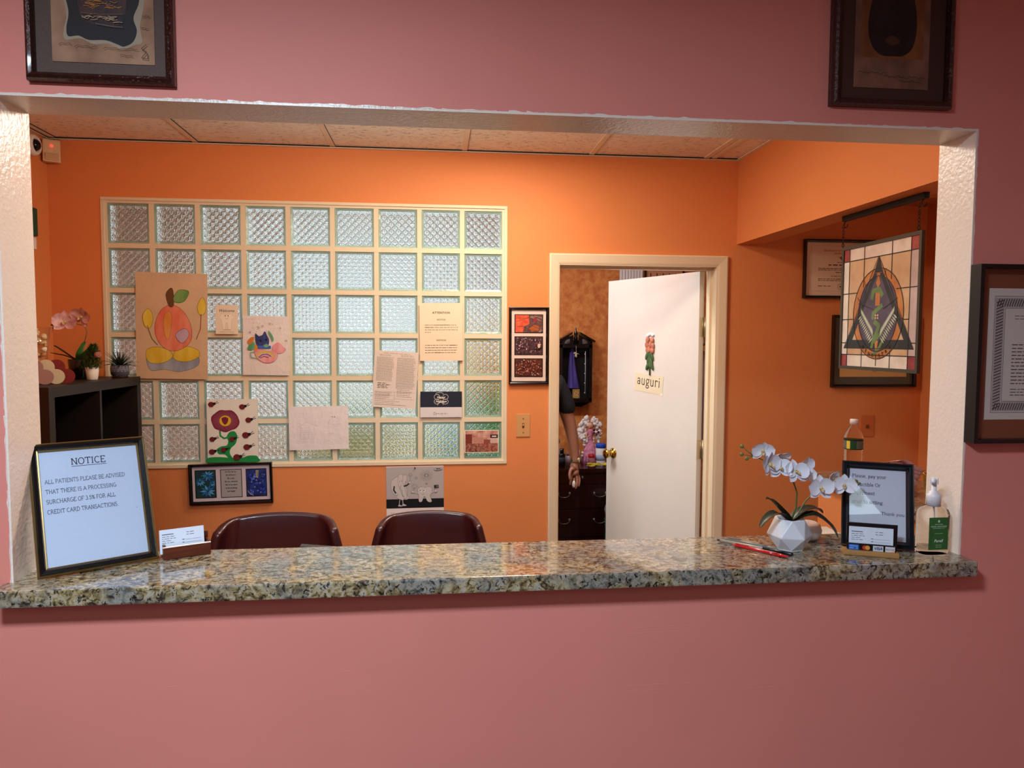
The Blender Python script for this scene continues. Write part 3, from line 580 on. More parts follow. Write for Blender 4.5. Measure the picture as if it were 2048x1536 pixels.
s = Sheet(.2, .125, M('white_card', '#d9d3d2', .5), .002); NV = M('navy_card', '#161d30', .5); s.rect(0, 0, 1, .61, NV)
s.text('Happy', .5, .26, .0105, TW, 'c', shear=.35, bold=.02); s.text('Holidays', .5, .42, .0105, TW, 'c', shear=.35, bold=.02)
sw = [[(.5 + sx * (.10 + .07 * math.cos(a)), .30 + dy + .10 * math.sin(a)) for a in [k * PI / 6 for k in range(-5, 7)]] for sx in (-1, 1) for dy in (-.09, .09)]
s.lines(sw + [arc(.48, .50, .07, .07, 150, 380, 10), arc(.46, .09, .09, .05, 180, 380, 10)], .0013, TW)
s.lines([[(.36, .80), (.32, .80), (.32, .90), (.38, .90)], [(.38, .90), (.38, .84)], [(.35, .85), (.40, .85)]], .0012, C('#3a3a3a')); s.bars(.41, .865, .66, 1, .03, .0022, C('#7a7676'), .02, 4, .1); s.bars(.45, .91, .6, 1, .03, .001, C('#a09a98'), .02, 5, .1)
sheet_thing(s, 'greeting_card', 'dark blue and white happy holidays card under the ivory notice', 'card', (.8405, yb - .0012, 1.3675))

s = Sheet(.229, .296, M('painted_canvas', '#e2dbcc', .8), .012); MR = C('#7a2238'); GRN = C('#1f8a44'); BK = C('#191514'); DR = C('#6e1f22')
s.blob([(0, .93), (.2, .915), (.45, .93), (.68, .93), (.80, .90), (.95, .90), (1, .93), (1, 1.0), (.5, 1.0), (0, 1.0)], GRN)
s.line([(.25, .50), (.26, .58), (.33, .62), (.42, .60)], .008, GRN); s.blob([(.38, .60), (.44, .52), (.54, .51), (.59, .58), (.56, .70), (.46, .78), (.44, .86), (.50, .95), (.43, .95), (.34, .88), (.22, .87), (.19, .80), (.26, .75), (.38, .73), (.41, .66)], GRN)
R = random.Random(2); n = 34; s.blob([(.36 + .28 * math.cos(2 * PI * k / n) * (1 + .04 * math.sin(k * 7)), .34 + .175 * math.sin(2 * PI * k / n) * (1 + .05 * math.sin(k * 5))) for k in range(n)], MR, None, sm=2)
s.lines([[(.36 + .11 * math.cos(a), .34 + .07 * math.sin(a)), (.36 + .25 * math.cos(a), .34 + .155 * math.sin(a))] for a in [2 * PI * k / 44 + .05 for k in range(44)]], .0009, C('#b87a8a'))
s.ell(.36, .34, .115, .085, YEL); s.blob([(.29, .30), (.36, .28), (.42, .30), (.41, .36), (.36, .40), (.31, .37)], MR); s.line([(.36, .27), (.355, .41)], .0012, BK)
for u, v, z in ((.09, .08, 1), (.70, .12, 1), (.82, .33, 1), (.76, .57, 1.15), (.78, .76, 1.1), (.10, .63, .9), (.09, .83, 1), (.49, .63, .9), (.32, .80, .9), (.58, .92, 1.15)):
    s.ell(u, v, .062 * z, .042 * z, DR); s.ell(u + .062 * z, v - .012, .03 * z, .022 * z, BK); s.lines([[(u + .07 * z, v - .02), (u + .13 * z, v - .055 * z)], [(u + .07 * z, v - .01), (u + .15 * z, v - .03 * z)]], .0022, BK)
    s.lines([[(u - .03 * z + k * .022 * z, v + .03), (u - .032 * z + k * .022 * z, v + .055 * z)] for k in range(4)], .001, BK); s.line([(u - .05 * z, v + .005), (u + .05 * z, v - .01)], .0008, BK)
sheet_thing(s, 'painted_canvas', 'white canvas painted with a maroon flower and red ladybugs', 'painting', (-.1335, B - .0185, 1.2495))

s = Sheet(.277, .208, CRUMP); PL = C('#8f8a90')
s.lines([[(.2, .45), (.18, .75), (.42, .75), (.42, .48)], [(.16, .47), (.3, .36), (.46, .46)], [(.25, .75), (.26, .6), (.32, .6), (.32, .75)], [(.66, .42), (.68, .32), (.76, .26), (.84, .3), (.86, .42), (.66, .42)], [(.66, .64), (.69, .62), (.71, .66), (.74, .62)]], .0006, PL)
s.ell(.73, .25, .008, .01, INK); s.ell(.77, .25, .008, .01, INK); s.bars(.19, .5, .4, 5, .05, .0007, C('#b0aab0'), .3, 2, .03); s.bars(.68, .34, .84, 4, .04, .0007, C('#b0aab0'), .3, 3, .02); s.bars(.1, .8, .3, 2, .04, .0006, C('#b0aab0'), .3, 3, .02)
sheet_thing(s, 'pencil_drawing', 'creased white sheet with a faint pencil drawing right of the painted canvas', 'drawing', (.2605, yb, 1.258), ry=-.012)

s = Sheet(.167, .111, M('cream_card_edge', '#e8dcc6', .6), .001); s.rect(.025, .035, .975, .965, M('sepia_sky', '#a86050', .5, c2='#e0b8a4', mscale=28))
R = random.Random(4); s.rect(.025, .18, .22, .6, C('#7a3428', .5)); s.rect(.24, .32, .56, .60, C('#c89080', .5)); s.rect(.75, .34, .975, .7, C('#d8b8a8', .5)); s.rect(.75, .20, .975, .36, C('#3a1f22', .5)); s.rect(.56, .42, .75, .6, C('#8a4a3e', .5)); s.poly([(.025, .6), (.975, .58), (.975, .965), (.025, .965)], M('sepia_street', '#6a2c22', .6, c2='#b87a60', mscale=90))
s.lines([[(.26 + k * .03, .34), (.26 + k * .03, .58)] for k in range(10)] + [[(.04 + k * .03, .22), (.04 + k * .03, .58)] for k in range(6)] + [[(.77 + k * .04, .4), (.77 + k * .04, .66)] for k in range(5)], .0009, C('#8a4438', .5)); s.lines([[(.45, .62), (.8, .9)], [(.5, .6), (.95, .85)]], .0015, C('#c84a3a'))
s.rect(.80, .25, .93, .31, C('#d8ccc8'))
for _ in range(50): u, v = R.uniform(.04, .6), R.uniform(.68, .94); s.ell(u, v, .012, .014, R.choice([C('#3a1612'), C('#d8a890'), C('#8a3c30')]), 5)
sheet_thing(s, 'postcard', 'sepia town square postcard on the bottom right glass block', 'postcard', (1.0365, yb - .002, 1.1855))

# calendar
t = thing('wall_calendar', 'wall calendar open at July with a cartoon hot dog and tooth', 'calendar', (.714, B - .003, .862), (0, -.006, 0))
s = Sheet(.277, .205, M('grey_print', '#b5aead', .5), .003); s.rect(0, .78, 1, 1, C('#191c1d', .5)); HW = C('#c9c2c0', .5); K = C('#2a2a2c', .5)
s.rect(0, 0, 1, .015, C('#efe3dc'))
s.blob([(.22, .22), (.32, .20), (.30, .30), (.33, .45), (.36, .62), (.34, .76), (.26, .80), (.15, .70), (.08, .5), (.1, .33)], HW, K, .0008); s.blob([(.31, .22), (.34, .20), (.36, .26), (.35, .36), (.33, .38), (.30, .62), (.38, .72), (.40, .76), (.32, .79), (.28, .60), (.25, .42), (.26, .28)], HW, K, .0007)
s.blob([(.21, .22), (.25, .185), (.29, .22), (.29, .4), (.33, .58), (.36, .74), (.31, .76), (.25, .6), (.21, .42)], HW, K, .0008); s.line([(.25, .45), (.24, .52), (.27, .58), (.28, .68), (.31, .73)], .0016, C('#77706f'))
for q in ((.225, .34), (.26, .34)): s.ell(q[0], q[1], .016, .02, C('#efe9e6'), ink=K, w=.0006); s.ell(q[0] + .004, q[1] + .004, .007, .01, K)
s.line([(.31, .47), (.36, .45), (.40, .40)], .006, K); s.ell(.41, .385, .025, .03, HW, ink=K, w=.0007); s.line([(.41, .36), (.42, .24)], .0008, K); s.line([(.14, .47), (.13, .56), (.17, .64)], .006, K); s.ell(.18, .66, .025, .03, HW, ink=K, w=.0007)
s.lines([[(.23, .80), (.22, .92)], [(.28, .79), (.29, .90)]], .003, HW); s.blob([(.21, .92), (.24, .92), (.28, .95), (.21, .95)], HW, None); s.blob([(.28, .90), (.31, .90), (.35, .935), (.28, .94)], HW, None)
s.blob([(.56, .52), (.62, .49), (.68, .51), (.74, .49), (.79, .53), (.79, .64), (.76, .72), (.79, .84), (.76, .87), (.71, .84), (.66, .72), (.62, .84), (.58, .86), (.56, .82), (.56, .7), (.54, .6)], HW, K, .0008)
for q in ((.60, .595), (.66, .595)): s.ell(q[0], q[1], .026, .032, C('#efe9e6'), ink=K, w=.0007); s.ell(q[0] - .006, q[1] - .006, .01, .013, K)
s.line([(.61, .66), (.635, .68), (.66, .66)], .0008, K); s.lines([[(.55, .65), (.49, .62)], [(.77, .65), (.84, .60)]], .003, HW); s.ell(.46, .61, .028, .032, HW, ink=K, w=.0007); s.ell(.86, .60, .028, .032, HW, ink=K, w=.0007)
s.line([(.47, .58), (.49, .50)], .0008, K); s.line([(.84, .58), (.83, .46)], .0008, K); s.poly([(.83, .46), (.91, .45), (.915, .52), (.835, .53)], K); s.lines([[(.87, .47 + k * .018), (.91, .465 + k * .018)] for k in range(3)], .0008, HW)
seg = []
for k in range(18):
    a = 2 * PI * k / 18
    for r0, r1 in ((.2, .4), (.55, .75), (.85, 1)): seg.append([(.70 + .115 * r0 * math.cos(a), .22 + .135 * r0 * math.sin(a)), (.70 + .115 * r1 * math.cos(a), .22 + .135 * r1 * math.sin(a))])
for k in range(10):
    a = 2 * PI * k / 10; seg += [[(.49 + .03 * math.cos(a), .48 + .035 * math.sin(a)), (.49 + .055 * math.cos(a), .48 + .065 * math.sin(a))], [(.42 + .018 * math.cos(a), .20 + .02 * math.sin(a)), (.42 + .035 * math.cos(a), .20 + .042 * math.sin(a))]]
s.lines(seg, .0009, K)
for u, v, r in ((.52, .28, .028), (.70, .42, .02)): s.lines([[(u + (r if k % 2 == 0 else r * .5) * math.sin(k * PI / 5), v - (r if k % 2 == 0 else r * .5) * 1.15 * math.cos(k * PI / 5)) for k in range(11)]], .0007, K)
s.blob([(.86, .05), (.93, .045), (.975, .07), (.93, .10), (.86, .10), (.83, .075)], HW, K, .001); s.bars(.865, .083, .945, 1, .03, .0045, K, 0, 2, .07); s.ell(.5, .035, .008, .01, K)
s.build('picture_page', t, (0, 0, .1025)); 
s = Sheet(.277, .26, M('calendar_white', '#eadedb', .6), .003); K = C('#2f2c2e')
s.text('JULY', .44, .14, .013, K, 'c', bold=.02); s.bars(.56, .135, .68, 1, .03, .0015, C('#a59a9a'), 0, 2, .1); s.bars(.07, .09, .14, 1, .03, .0015, C('#8a7f7f'), 0, 2, .1); s.bars(.86, .06, .95, 1, .03, .0015, C('#8a7f7f'), 0, 2, .1)
for v in range(5): s.bars(.04, .13 + v * .025, .16, 1, .03, .0012, C('#b8adad'), 0, v, .012); s.bars(.85, .10 + v * .025, .97, 1, .03, .0012, C('#b8adad'), 0, v, .012)
s.lines([[(.02 + k * .137, .3), (.02 + k * .137, .98)] for k in range(8)] + [[(.02, .3 + k * .136), (.98, .3 + k * .136)] for k in range(6)], .0006, C('#a59a9a'))
s.build('month_page', t, (0, 0, -.13)); pn = MB(); pn.ball((0, -.004, .197), .0035, C('#1c1a1a')); pn.build('pin', t)

def multi_frame(name, label, cx, cz, w, h, wins, arts, mat, ry=0):
    t = thing(name, label, 'picture', (cx, B - .0005, cz), (0, ry, 0))
    frame_ring(w, h, [(0, 0), (0, -.018), (.004, -.020), (.009, -.017), (.014, -.010), (.014, 0)], BLACKW).build('frame', t)
    Sheet(w - .026, h - .026, mat, .001).build('mat', t, (0, -.006, 0))
    for (x, z, a, b), art in zip(wins, arts): q = Sheet(a, b, C('#141012', .4), .0008); art(q); q.build('photo', t, (x, -.0072, z))
    return t
def foliage(q, seed, cols, n, bg, k=1.0):
    q.rect(.03, .04, .97, .96, M(bg[0], bg[1], .45, c2=bg[2], mscale=60, detail=8)); R = random.Random(seed)
    for i in range(n):
        u, v = R.uniform(.06, .92), R.uniform(.08, .90); r = R.uniform(.012, .04) * k; a = R.random() * PI; ca, sa = math.cos(a), math.sin(a); ar = q.w / q.h
        q.poly([(min(.97, max(.03, u + (r * ca * x - r * .5 * sa * y))), min(.96, max(.04, v + (r * sa * x + r * .5 * ca * y) * ar))) for x, y in ((-1, 0), (0, 1), (1, 0), (0, -1))], R.choice(cols))
def art_leaf(q):
    q.rect(.03, .04, .97, .96, M('dusky_leaf_ground', '#4a2c30', .45, c2='#7a5248', mscale=70)); RD = M('scarlet_leaf', '#c8402c', .45, c2='#e06a44', mscale=50)
    q.poly([(.03, .04), (.5, .04), (.52, .5), (.32, .66), (.30, .96), (.03, .96)], RD); q.poly([(.5, .75), (.7, .55), (.86, .62), (.84, .88), (.6, .92)], C('#a85a30', .45))
    q.lines([[(.08, .66), (.3, .62), (.45, .78), (.6, .6), (.78, .38)], [(.05, .2), (.48, .2), (.55, .05)], [(.05, .4), (.5, .16)], [(.45, .78), (.8, .9)], [(.6, .6), (.92, .8)]], .0012, C('#4a1c18')); q.lines([[(.60, .1), (.9, .34)], [(.7, .08), (.96, .2)], [(.86, .95), (.94, .78)], [(.9, .95), (.97, .84)], [(.55, .14), (.8, .30)]], .0012, C('#d8c4b8')); q.ell(.72, .28, .07, .1, C('#9a2c3c'))
PKs = [C(x, .45) for x in ('#8a5a66', '#b88a90', '#5a2c34', '#3a1c24', '#d8b8b8')]; RDs = [C(x, .45) for x in ('#a84a34', '#7a2c24', '#c87a5c', '#4a2018', '#e0c0b0')]
WMAT = M('off_white_mat', '#e4cfc4', .8)
multi_frame('framed_photos', 'tall black frame with three red leaf photos beside the doorway', 1.2655, 1.652, .196, .373, [(0, .107, .140, .091), (0, 0, .140, .091), (0, -.107, .140, .091)],
    [art_leaf, lambda q: (foliage(q, 3, PKs, 150, ('dusk_foliage', '#2c1a20', '#5a3c40')), q.ell(.85, .5, .05, .12, C('#d8b8a0'))), lambda q: foliage(q, 6, RDs, 170, ('ember_foliage', '#2c1814', '#6a342a'))], WMAT)
def art_blue1(q):
    q.rect(.04, .03, .96, .97, M('deep_blue_leafy_ground', '#16304a', .4, c2='#1f4a3c', mscale=50)); 
    for cx, cz, r in ((.62, .2, .34), (.25, .42, .26), (.6, .75, .4), (.85, .48, .2)):
        for k in range(10):
            a = 2 * PI * k / 10 + cx; c_, s_ = math.cos(a), math.sin(a)
            pt = lambda x, y: (min(.95, max(.05, cx + r * (c_ * x - s_ * y))), min(.96, max(.04, cz + r * .6 * (s_ * x + c_ * y))))
            q.poly([pt(.1, 0), pt(.5, .14), pt(1, 0), pt(.5, -.14)], R.choice([C('#3f8fc8', .4), C('#2a6aa8', .4), C('#5aaad8', .4)]))
def art_text(q):
    q.rect(.03, .02, .97, .98, M('silver_grey_print', '#a39f9c', .6))
    for i, l in enumerate(['Be silly. Be fun.', 'Be different.', 'Be crazy.', 'Be you, because', 'life is too short', 'to be anything', 'but happy.']): q.text(l, .5, .11 + i * .115, .0066 if i else .006, C('#2a2626'), 'c', font='serif', w=.17)
def art_blue2(q):
    q.rect(.03, .03, .97, .97, M('indigo_ground', '#131c4a', .4, c2='#24408a', mscale=40)); R = random.Random(8)
    for i in range(95): u, v = R.uniform(.12, .9), R.uniform(.18, .9); q.ell(u, v, .045, .028, R.choice([C('#2c3aa0', .4), C('#3f58c8', .4), C('#1c2878', .4), C('#6a84d8', .4)]), 7)
    q.poly([(.5, .05), (.64, .05), (.6, .34), (.5, .3)], C('#a89a80')); q.line([(.57, .08), (.56, .28)], .0025, C('#3a3028')); q.line([(.1, .78), (.2, .9), (.35, .95)], .0025, C('#b8b0a0'))
multi_frame('framed_photos', 'wide black frame of blue flower photos and a short poem hung below the blocks', -.1465, .999, .380, .192, [(-.117, 0, .095, .133), (0, 0, .098, .134), (.115, 0, .095, .133)], [art_blue1, art_text, art_blue2], M('pale_lilac_mat', '#cdc0c4', .8), -.02)

def diploma(label, cx, cz, w, h, mat, paper, pw, ph, art, fr=.014):
    t = thing('framed_diploma', label, 'diploma', (cx, B - .0005, cz))
    frame_ring(w, h, [(0, 0), (0, -.022), (.006, -.024), (fr, -.016), (fr, 0)], BLACKW).build('frame', t); Sheet(w - .02, h - .02, mat, .001).build('mat', t, (0, -.006, 0)); s = Sheet(pw, ph, paper, .0008); art(s); s.build('diploma_paper', t, (0, -.0072, 0))
    g = MB(); g.box(-w / 2 + fr, w / 2 - fr, -.0125, -.0118, -h / 2 + fr, h / 2 - fr, GLASS); g.build('glass', t)
def art_d1(s):
    K = C('#5a4a40'); s.text('THE UNIVERSITY OF THE STATE OF NEW YORK', .5, .16, .0072, K, 'c', font='serif', w=.14); s.text('EDUCATION DEPARTMENT', .5, .21, .0056, K, 'c', font='serif', w=.14)
    s.blob([(.46, .27), (.5, .25), (.54, .27), (.53, .31), (.5, .34), (.47, .31)], K); s.lines([[(.44, .26), (.48, .31)], [(.56, .26), (.52, .31)]], .002, K); s.bars(.42, .375, .58, 1, .03, .003, K, 0, 3, .04); s.bars(.30, .43, .72, 1, .03, .0055, C('#4a3c34'), .02, 4, .09)
    s.bars(.16, .495, .86, 2, .028, .0032, K, .05, 5, .04); s.bars(.40, .57, .6, 1, .03, .004, K, 0, 6, .05); s.bars(.34, .64, .66, 1, .03, .003, K, 0, 7, .05); s.bars(.16, .695, .86, 2, .03, .003, K, .3, 8, .05)
    s.ell(.47, .835, .035, .05, None, ink=K, w=.0018); s.ell(.47, .835, .012, .017, K); s.bars(.16, .83, .34, 1, .03, .003, K, 0, 9, .08); s.bars(.66, .83, .86, 1, .03, .003, K, 0, 10, .08); s.lines([[(.06, .05), (.94, .05), (.94, .92), (.06, .92), (.06, .05)]], .0007, C('#a08c78'))
diploma('black framed cream state diploma high behind the stained glass', 2.87, 2.044, .42, .296, M('cream_mat', '#e6d2b4', .8), M('cream_diploma', '#efdcc2', .8), .385, .262, art_d1)
def art_d2(s):
    K = C('#5a4a38'); s.text('THE UNIVERSITY', .5, .2, .012, K, 'c', font='serif', w=.14); s.bars(.15, .32, .85, 5, .06, .004, K, .2, 3, .05); s.bars(.24, .80, .44, 1, .03, .0035, K, .02, 4, .05); s.bars(.70, .80, .9, 1, .03, .0035, K, .02, 5, .06); s.ell(.52, .83, .045, .07, None, ink=K, w=.002); s.ell(.52, .83, .028, .045, None, ink=K, w=.001); s.bars(.34, .86, .44, 1, .03, .002, K, .02, 6, .05)
diploma('black framed tan diploma low behind the stained glass, dark green mat', 3.0535, 1.629, .459, .368, M('dark_grey_green_mat', '#4c4a3e', .8), M('tan_diploma', '#e6bd78', .8), .365, .262, art_d2)

def wallplate(label, cx, cz, w, h, col, sw=True):
    t = thing('light_switch' if sw else 'wall_outlet', label, 'light switch' if sw else 'outlet', (cx, B, cz)); m = MB(); m.box(-w / 2, w / 2, -.005, .0, -h / 2, h / 2, col, bev=.002); m.build('cover_plate', t)
    if sw:
        m = MB(); m.box(-.005, .005, -.0065, -.005, -.012, .012, C('#6a4a2c')); m.box(-.0035, .0035, -.014, -.005, -.002, .008, col, bev=.001); m.build('toggle', t)
        [MB().lathe([(0, -.001), (.003, 0), (.003, .001)], C('#8a6a44'), 10, Matrix.Translation((0, -.006, z)) @ Matrix.Rotation(PI / 2, 4, 'X')).build('screw', t) for z in (-.034, .034)]
    else:
        m = MB(); m.box(-.008, .008, -.008, -.005, -.012, .006, C('#7a4a28')); m.build('jack', t)
wallplate('beige toggle switch plate on the orange wall beside the doorway', 1.2405, 1.2615, .068, .113, M('beige_plate', '#cf9a62', .45))
wallplate('orange painted jack plate on the wall right of the water bottle', 3.033, 1.243, .072, .112, M('painted_over_plate', '#d2713a', .6), False)

# motion sensor, dome camera and small things on the left wall
t = thing('motion_sensor', 'cream motion sensor with a red light in the upper left corner', 'sensor', (-.885, B - .032, 2.512), (0, 0, .55)); m = MB(); m.box(-.034, .034, -.02, .02, -.052, .046, M('cream_plastic', '#d9b98e', .45), bev=.006); m.build('housing', t)
m = MB(); m.box(-.026, .026, -.024, -.019, -.046, -.014, M('cream_lens', '#c9a57a', .3), bev=.003); m.build('lens', t); m = MB(); m.ball((0, -.021, .018), .005, M('red_led', '#ff2a20', .4, emit=5)); m.build('indicator_light', t)
t = thing('dome_camera', 'white ring dome camera half hidden by the left jamb', 'camera', (XW, 1.88, 2.51), (0, PI / 2, 0)); m = MB(); m.lathe([(0, 0), (.046, 0), (.046, .018), (.036, .032), (.030, .030), (.028, .02), (0, .02)], M('white_plastic', '#e8e4df', .4), 28); m.build('housing', t)
m = MB(); m.ball((0, 0, .018), .027, M('black_dome', '#0b0b0d', .08), 20); m.build('dome_lens', t)
m = MB(); m.box(XW, XW + .02, 1.80, 1.885, 2.12, 2.24, M('dark_green_cloth', '#1f4a36', .7), bev=.004); o = m.build('green_hanging'); o['label'] = 'dark green hanging just inside the left jamb under the dome camera'; o['category'] = 'hanging'
m = MB(); m.box(XW, XW + .012, 1.83, 1.885, 2.065, 2.115, M('white_plastic'), bev=.002); o = m.build('wall_tag'); o['label'] = 'small white tag on the left wall under the green hanging'; o['category'] = 'tag'

# ------------------------------------------------------------------ things on the counter
CT = ZC0
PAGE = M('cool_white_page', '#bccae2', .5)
GOLD = M('antique_gold', '#8a6f42', .38, metal=.75); NOTG = thin_glass('picture_glass', 1.5, rough=.01)
t = thing('framed_notice', 'gold and black frame holding the surcharge notice on the left of the granite', 'notice', (.0462, .003, CT + .004), (-.401, 0, 0)); t.rotation_euler = (Matrix.Rotation(.587, 3, 'Z') @ Matrix.Rotation(-.401, 3, 'X')).to_euler()
FW, FH = .217, .272
def up(o): o.location = (FW / 2, o.location[1], FH / 2); return o
f = MB(); frame_ring(FW, FH, [(0, .006), (0, -.004), (.0025, -.008), (.0035, -.007)], GOLD, f); frame_ring(FW, FH, [(.0035, -.007), (.006, -.010), (.0125, -.009), (.0148, -.005)], BLACKW, f); frame_ring(FW, FH, [(.0148, -.005), (.0158, -.0052), (.0163, -.004), (.0172, -.0042), (.018, -.001), (.018, .002)], GOLD, f); up(f.build('frame', t))
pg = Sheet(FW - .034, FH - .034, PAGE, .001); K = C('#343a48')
pg.text('NOTICE', .49, .135, .0135, K, 'c', font='serif', w=.13); pg.line([(.315, .15), (.665, .15)], .0011, K)
for i, l in enumerate(['ALL PATIENTS PLEASE BE ADVISED', 'THAT THERE IS A PROCESSING', 'SURCHARGE OF 3.5% FOR ALL', 'CREDIT CARD TRANSACTIONS.']):
    P_, w_ = serif_text(l, .0082, .115, .12); tw = [.80, .70, .68, .70][i] * (FW - .034); k = tw / w_; x_, z_ = pg.P(.045, .285 + i * .0875); pg.raw([[(x_ + a * k, z_ + b) for a, b in q] for q in P_], K)
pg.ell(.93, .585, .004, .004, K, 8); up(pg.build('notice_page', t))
m = MB(); m.box(-FW / 2 + .014, FW / 2 - .014, -.0038, -.0032, -FH / 2 + .014, FH / 2 - .014, NOTG); up(m.build('glass', t))
m = MB(); m.box(-FW / 2 + .004, FW / 2 - .004, .003, .006, -FH / 2 + .004, FH / 2 - .004, C('#241c18', .8)); up(m.build('backing_board', t))
m = MB(); m.add([(-.03, .006, .06), (.03, .006, .06), (.022, .092, -.090), (-.022, .092, -.090), (-.03, .009, .06), (.03, .009, .06), (.022, .095, -.090), (-.022, .095, -.090)], [(0, 1, 2, 3), (7, 6, 5, 4), (0, 4, 5, 1), (1, 5, 6, 2), (2, 6, 7, 3), (3, 7, 4, 0)], C('#241c18', .8)); up(m.build('easel_leg', t))

def card_art(q, K=None):
    K = K or C('#3c4250'); q.text('ENNIS DENTAL CARE', .05, .0, .0001, K) if False else None
    q.bars(.05, .22, .33, 1, .1, .0016, K, 0, 2, .2); q.bars(.05, .31, .37, 4, .085, .0010, K, .35, 3, .09); q.bars(.60, .20, .78, 2, .10, .0011, K, .2, 4, .12)
    for k, v in enumerate((.50, .62, .74)): q.bars(.50, v, .55, 1, .1, .0014, K, 0, k, .2); q.line([(.57, v), (.93, v)], .0004, K)
def cards(name, label, loc, rz, tilt, w=.0885, h=.051, art=True):
    t = thing(name, label, 'business cards', loc); t.rotation_euler = (Matrix.Rotation(rz, 3, 'Z') @ Matrix.Rotation(-tilt, 3, 'X')).to_euler()
    m = MB(); [m.box(-w / 2, w / 2, .0008 + k * .0011, .0016 + k * .0011, -h / 2, h / 2 - (k % 3) * .0004, C('#e9ebf2')) for k in range(9)]; m.build('card_stack', t)
    q = Sheet(w, h, C('#dfe5f2'), .0006); card_art(q); q.build('front_card', t)
CH = M('cherry_wood', '#6b2f18', .3, c2='#3f1a10', mscale=6, stretch=(1, 1, 12), coat=.3)
t = thing('card_holder', 'cherry wood business card box beside the gold framed notice', 'card holder', (.272, .157, CT), (0, 0, .45)); hw = .0475
m = MB(); m.box(-hw, hw, -.022, -.015, 0, .026, CH, bev=.002); m.box(-hw, hw, .012, .019, 0, .044, CH, bev=.002); m.box(-hw, -hw + .006, -.0155, .0125, 0, .030, CH, bev=.001); m.box(hw - .006, hw, -.0155, .0125, 0, .030, CH, bev=.001); m.box(-hw + .002, hw - .002, -.017, .014, .0, .005, CH); m.build('box', t)
m = MB(); m.box(-hw - .0003, hw + .0003, -.0222, -.0145, .0262, .0272, C('#e9dcd2')); m.build('pale_rim', t)
cards('business_cards', 'stack of appointment cards standing in the cherry wood box', (.2665, .152, CT + .035), .45, .22)

t = thing('framed_notice', 'black frame with the payment notice at the right of the granite', 'notice', (1.7550, .098, CT + .003)); t.rotation_euler = (Matrix.Rotation(-.481, 3, 'Z') @ Matrix.Rotation(-.276, 3, 'X')).to_euler()
FW, FH = .150, .194
BF = M('satin_black_frame', '#11161d', .3, coat=.2)
f = MB(); frame_ring(FW, FH, [(0, .008), (0, -.006), (.003, -.009), (.006, -.006), (.010, -.011), (.013, -.006), (.0165, -.003), (.0165, .002)], BF, f); up(f.build('frame', t))
pg = Sheet(FW - .03, FH - .03, M('cool_grey_page', '#c6c9da', .5), .001); K = C('#4a4d5c')
for l, u, v, h, wd in (('Please, pay your', .06, .135, .0074, .60), ('deductible Or', .06, .255, .0074, .50), ('copayment', .06, .375, .0074, .40), ('prior to sitting.', .06, .50, .0074, .56)):
    P_, w_ = serif_text(l, h, .15); k = wd * (FW - .03) / w_; x_, z_ = pg.P(u, v); pg.raw([[(x_ + a * k, z_ + b) for a, b in q] for q in P_], K)
pg.text('Thank you', .96, .645, .0078, K, 'r', bold=.005); up(pg.build('notice_page', t))
m = MB(); m.box(-FW / 2 + .015, FW / 2 - .015, -.0036, -.003, -FH / 2 + .015, FH / 2 - .015, NOTG); up(m.build('glass', t))
m = MB(); m.box(-FW / 2 + .003, FW / 2 - .003, .003, .008, -FH / 2 + .003, FH / 2 - .003, C('#1c1a1a', .8)); up(m.build('backing_board', t))
m = MB(); m.add([(-.02, .008, .04), (.02, .008, .04), (.016, .05, -.084), (-.016, .05, -.084), (-.02, .011, .04), (.02, .011, .04), (.016, .053, -.084), (-.016, .053, -.084)], [(0, 1, 2, 3), (7, 6, 5, 4), (0, 4, 5, 1), (1, 5, 6, 2), (2, 6, 7, 3), (3, 7, 4, 0)], C('#1c1a1a', .8)); up(m.build('easel_leg', t))

BAM = M('bamboo_wood', '#bd8a50', .5, c2='#a5733c', mscale=5, stretch=(1, 1, 14)); ABL = M('black_acrylic', '#0e0f12', .15)
t = thing('card_holder', 'bamboo and black card stand with payment logos before the black framed notice', 'card holder', (1.776, .016, CT), (0, 0, -.40))
m = MB(); m.box(-.058, .055, -.014, .014, 0, .011, BAM, bev=.003); m.build('base', t)
m = MB(); m.box(-.049, .049, -.006, -.003, .009, .026, ABL, bev=.001); m.box(-.049, .053, .004, .007, .009, .070, ABL, bev=.001); m.build('holder', t)
q = Sheet(.098, .0165, ABL, base=False); q.rect(.03, .15, .24, .88, C('#2f62b8')); q.bars(.05, .45, .22, 2, .28, .0024, C('#7fa4e0'), 0, 2, .2)
q.ell(.36, .5, .05, .3, C('#c8352c')); q.ell(.42, .5, .05, .3, C('#e09a3a')); q.rect(.53, .15, .74, .88, C('#cfd0d6')); q.text('VISA', .635, .68, .006, C('#1f2f63'), 'c', bold=.03, shear=.3); q.rect(.78, .15, .975, .88, C('#d8d4d8')); q.text('DISCOVER', .878, .6, .0024, C('#3a3a46'), 'c', bold=.02); q.poly([(.86, .88), (.975, .88), (.975, .62)], C('#e0a890'))
q.build('payment_logo_strip', t, (0, -.0068, .0175))
cards('business_cards', 'stack of appointment cards in the bamboo and black stand', (1.774, .0135, CT + .0365), -.40, .03)
[setattr(o, 'scale', (1, .35, 1)) for o in bpy.data.objects if o.name == 'business_cards.001']

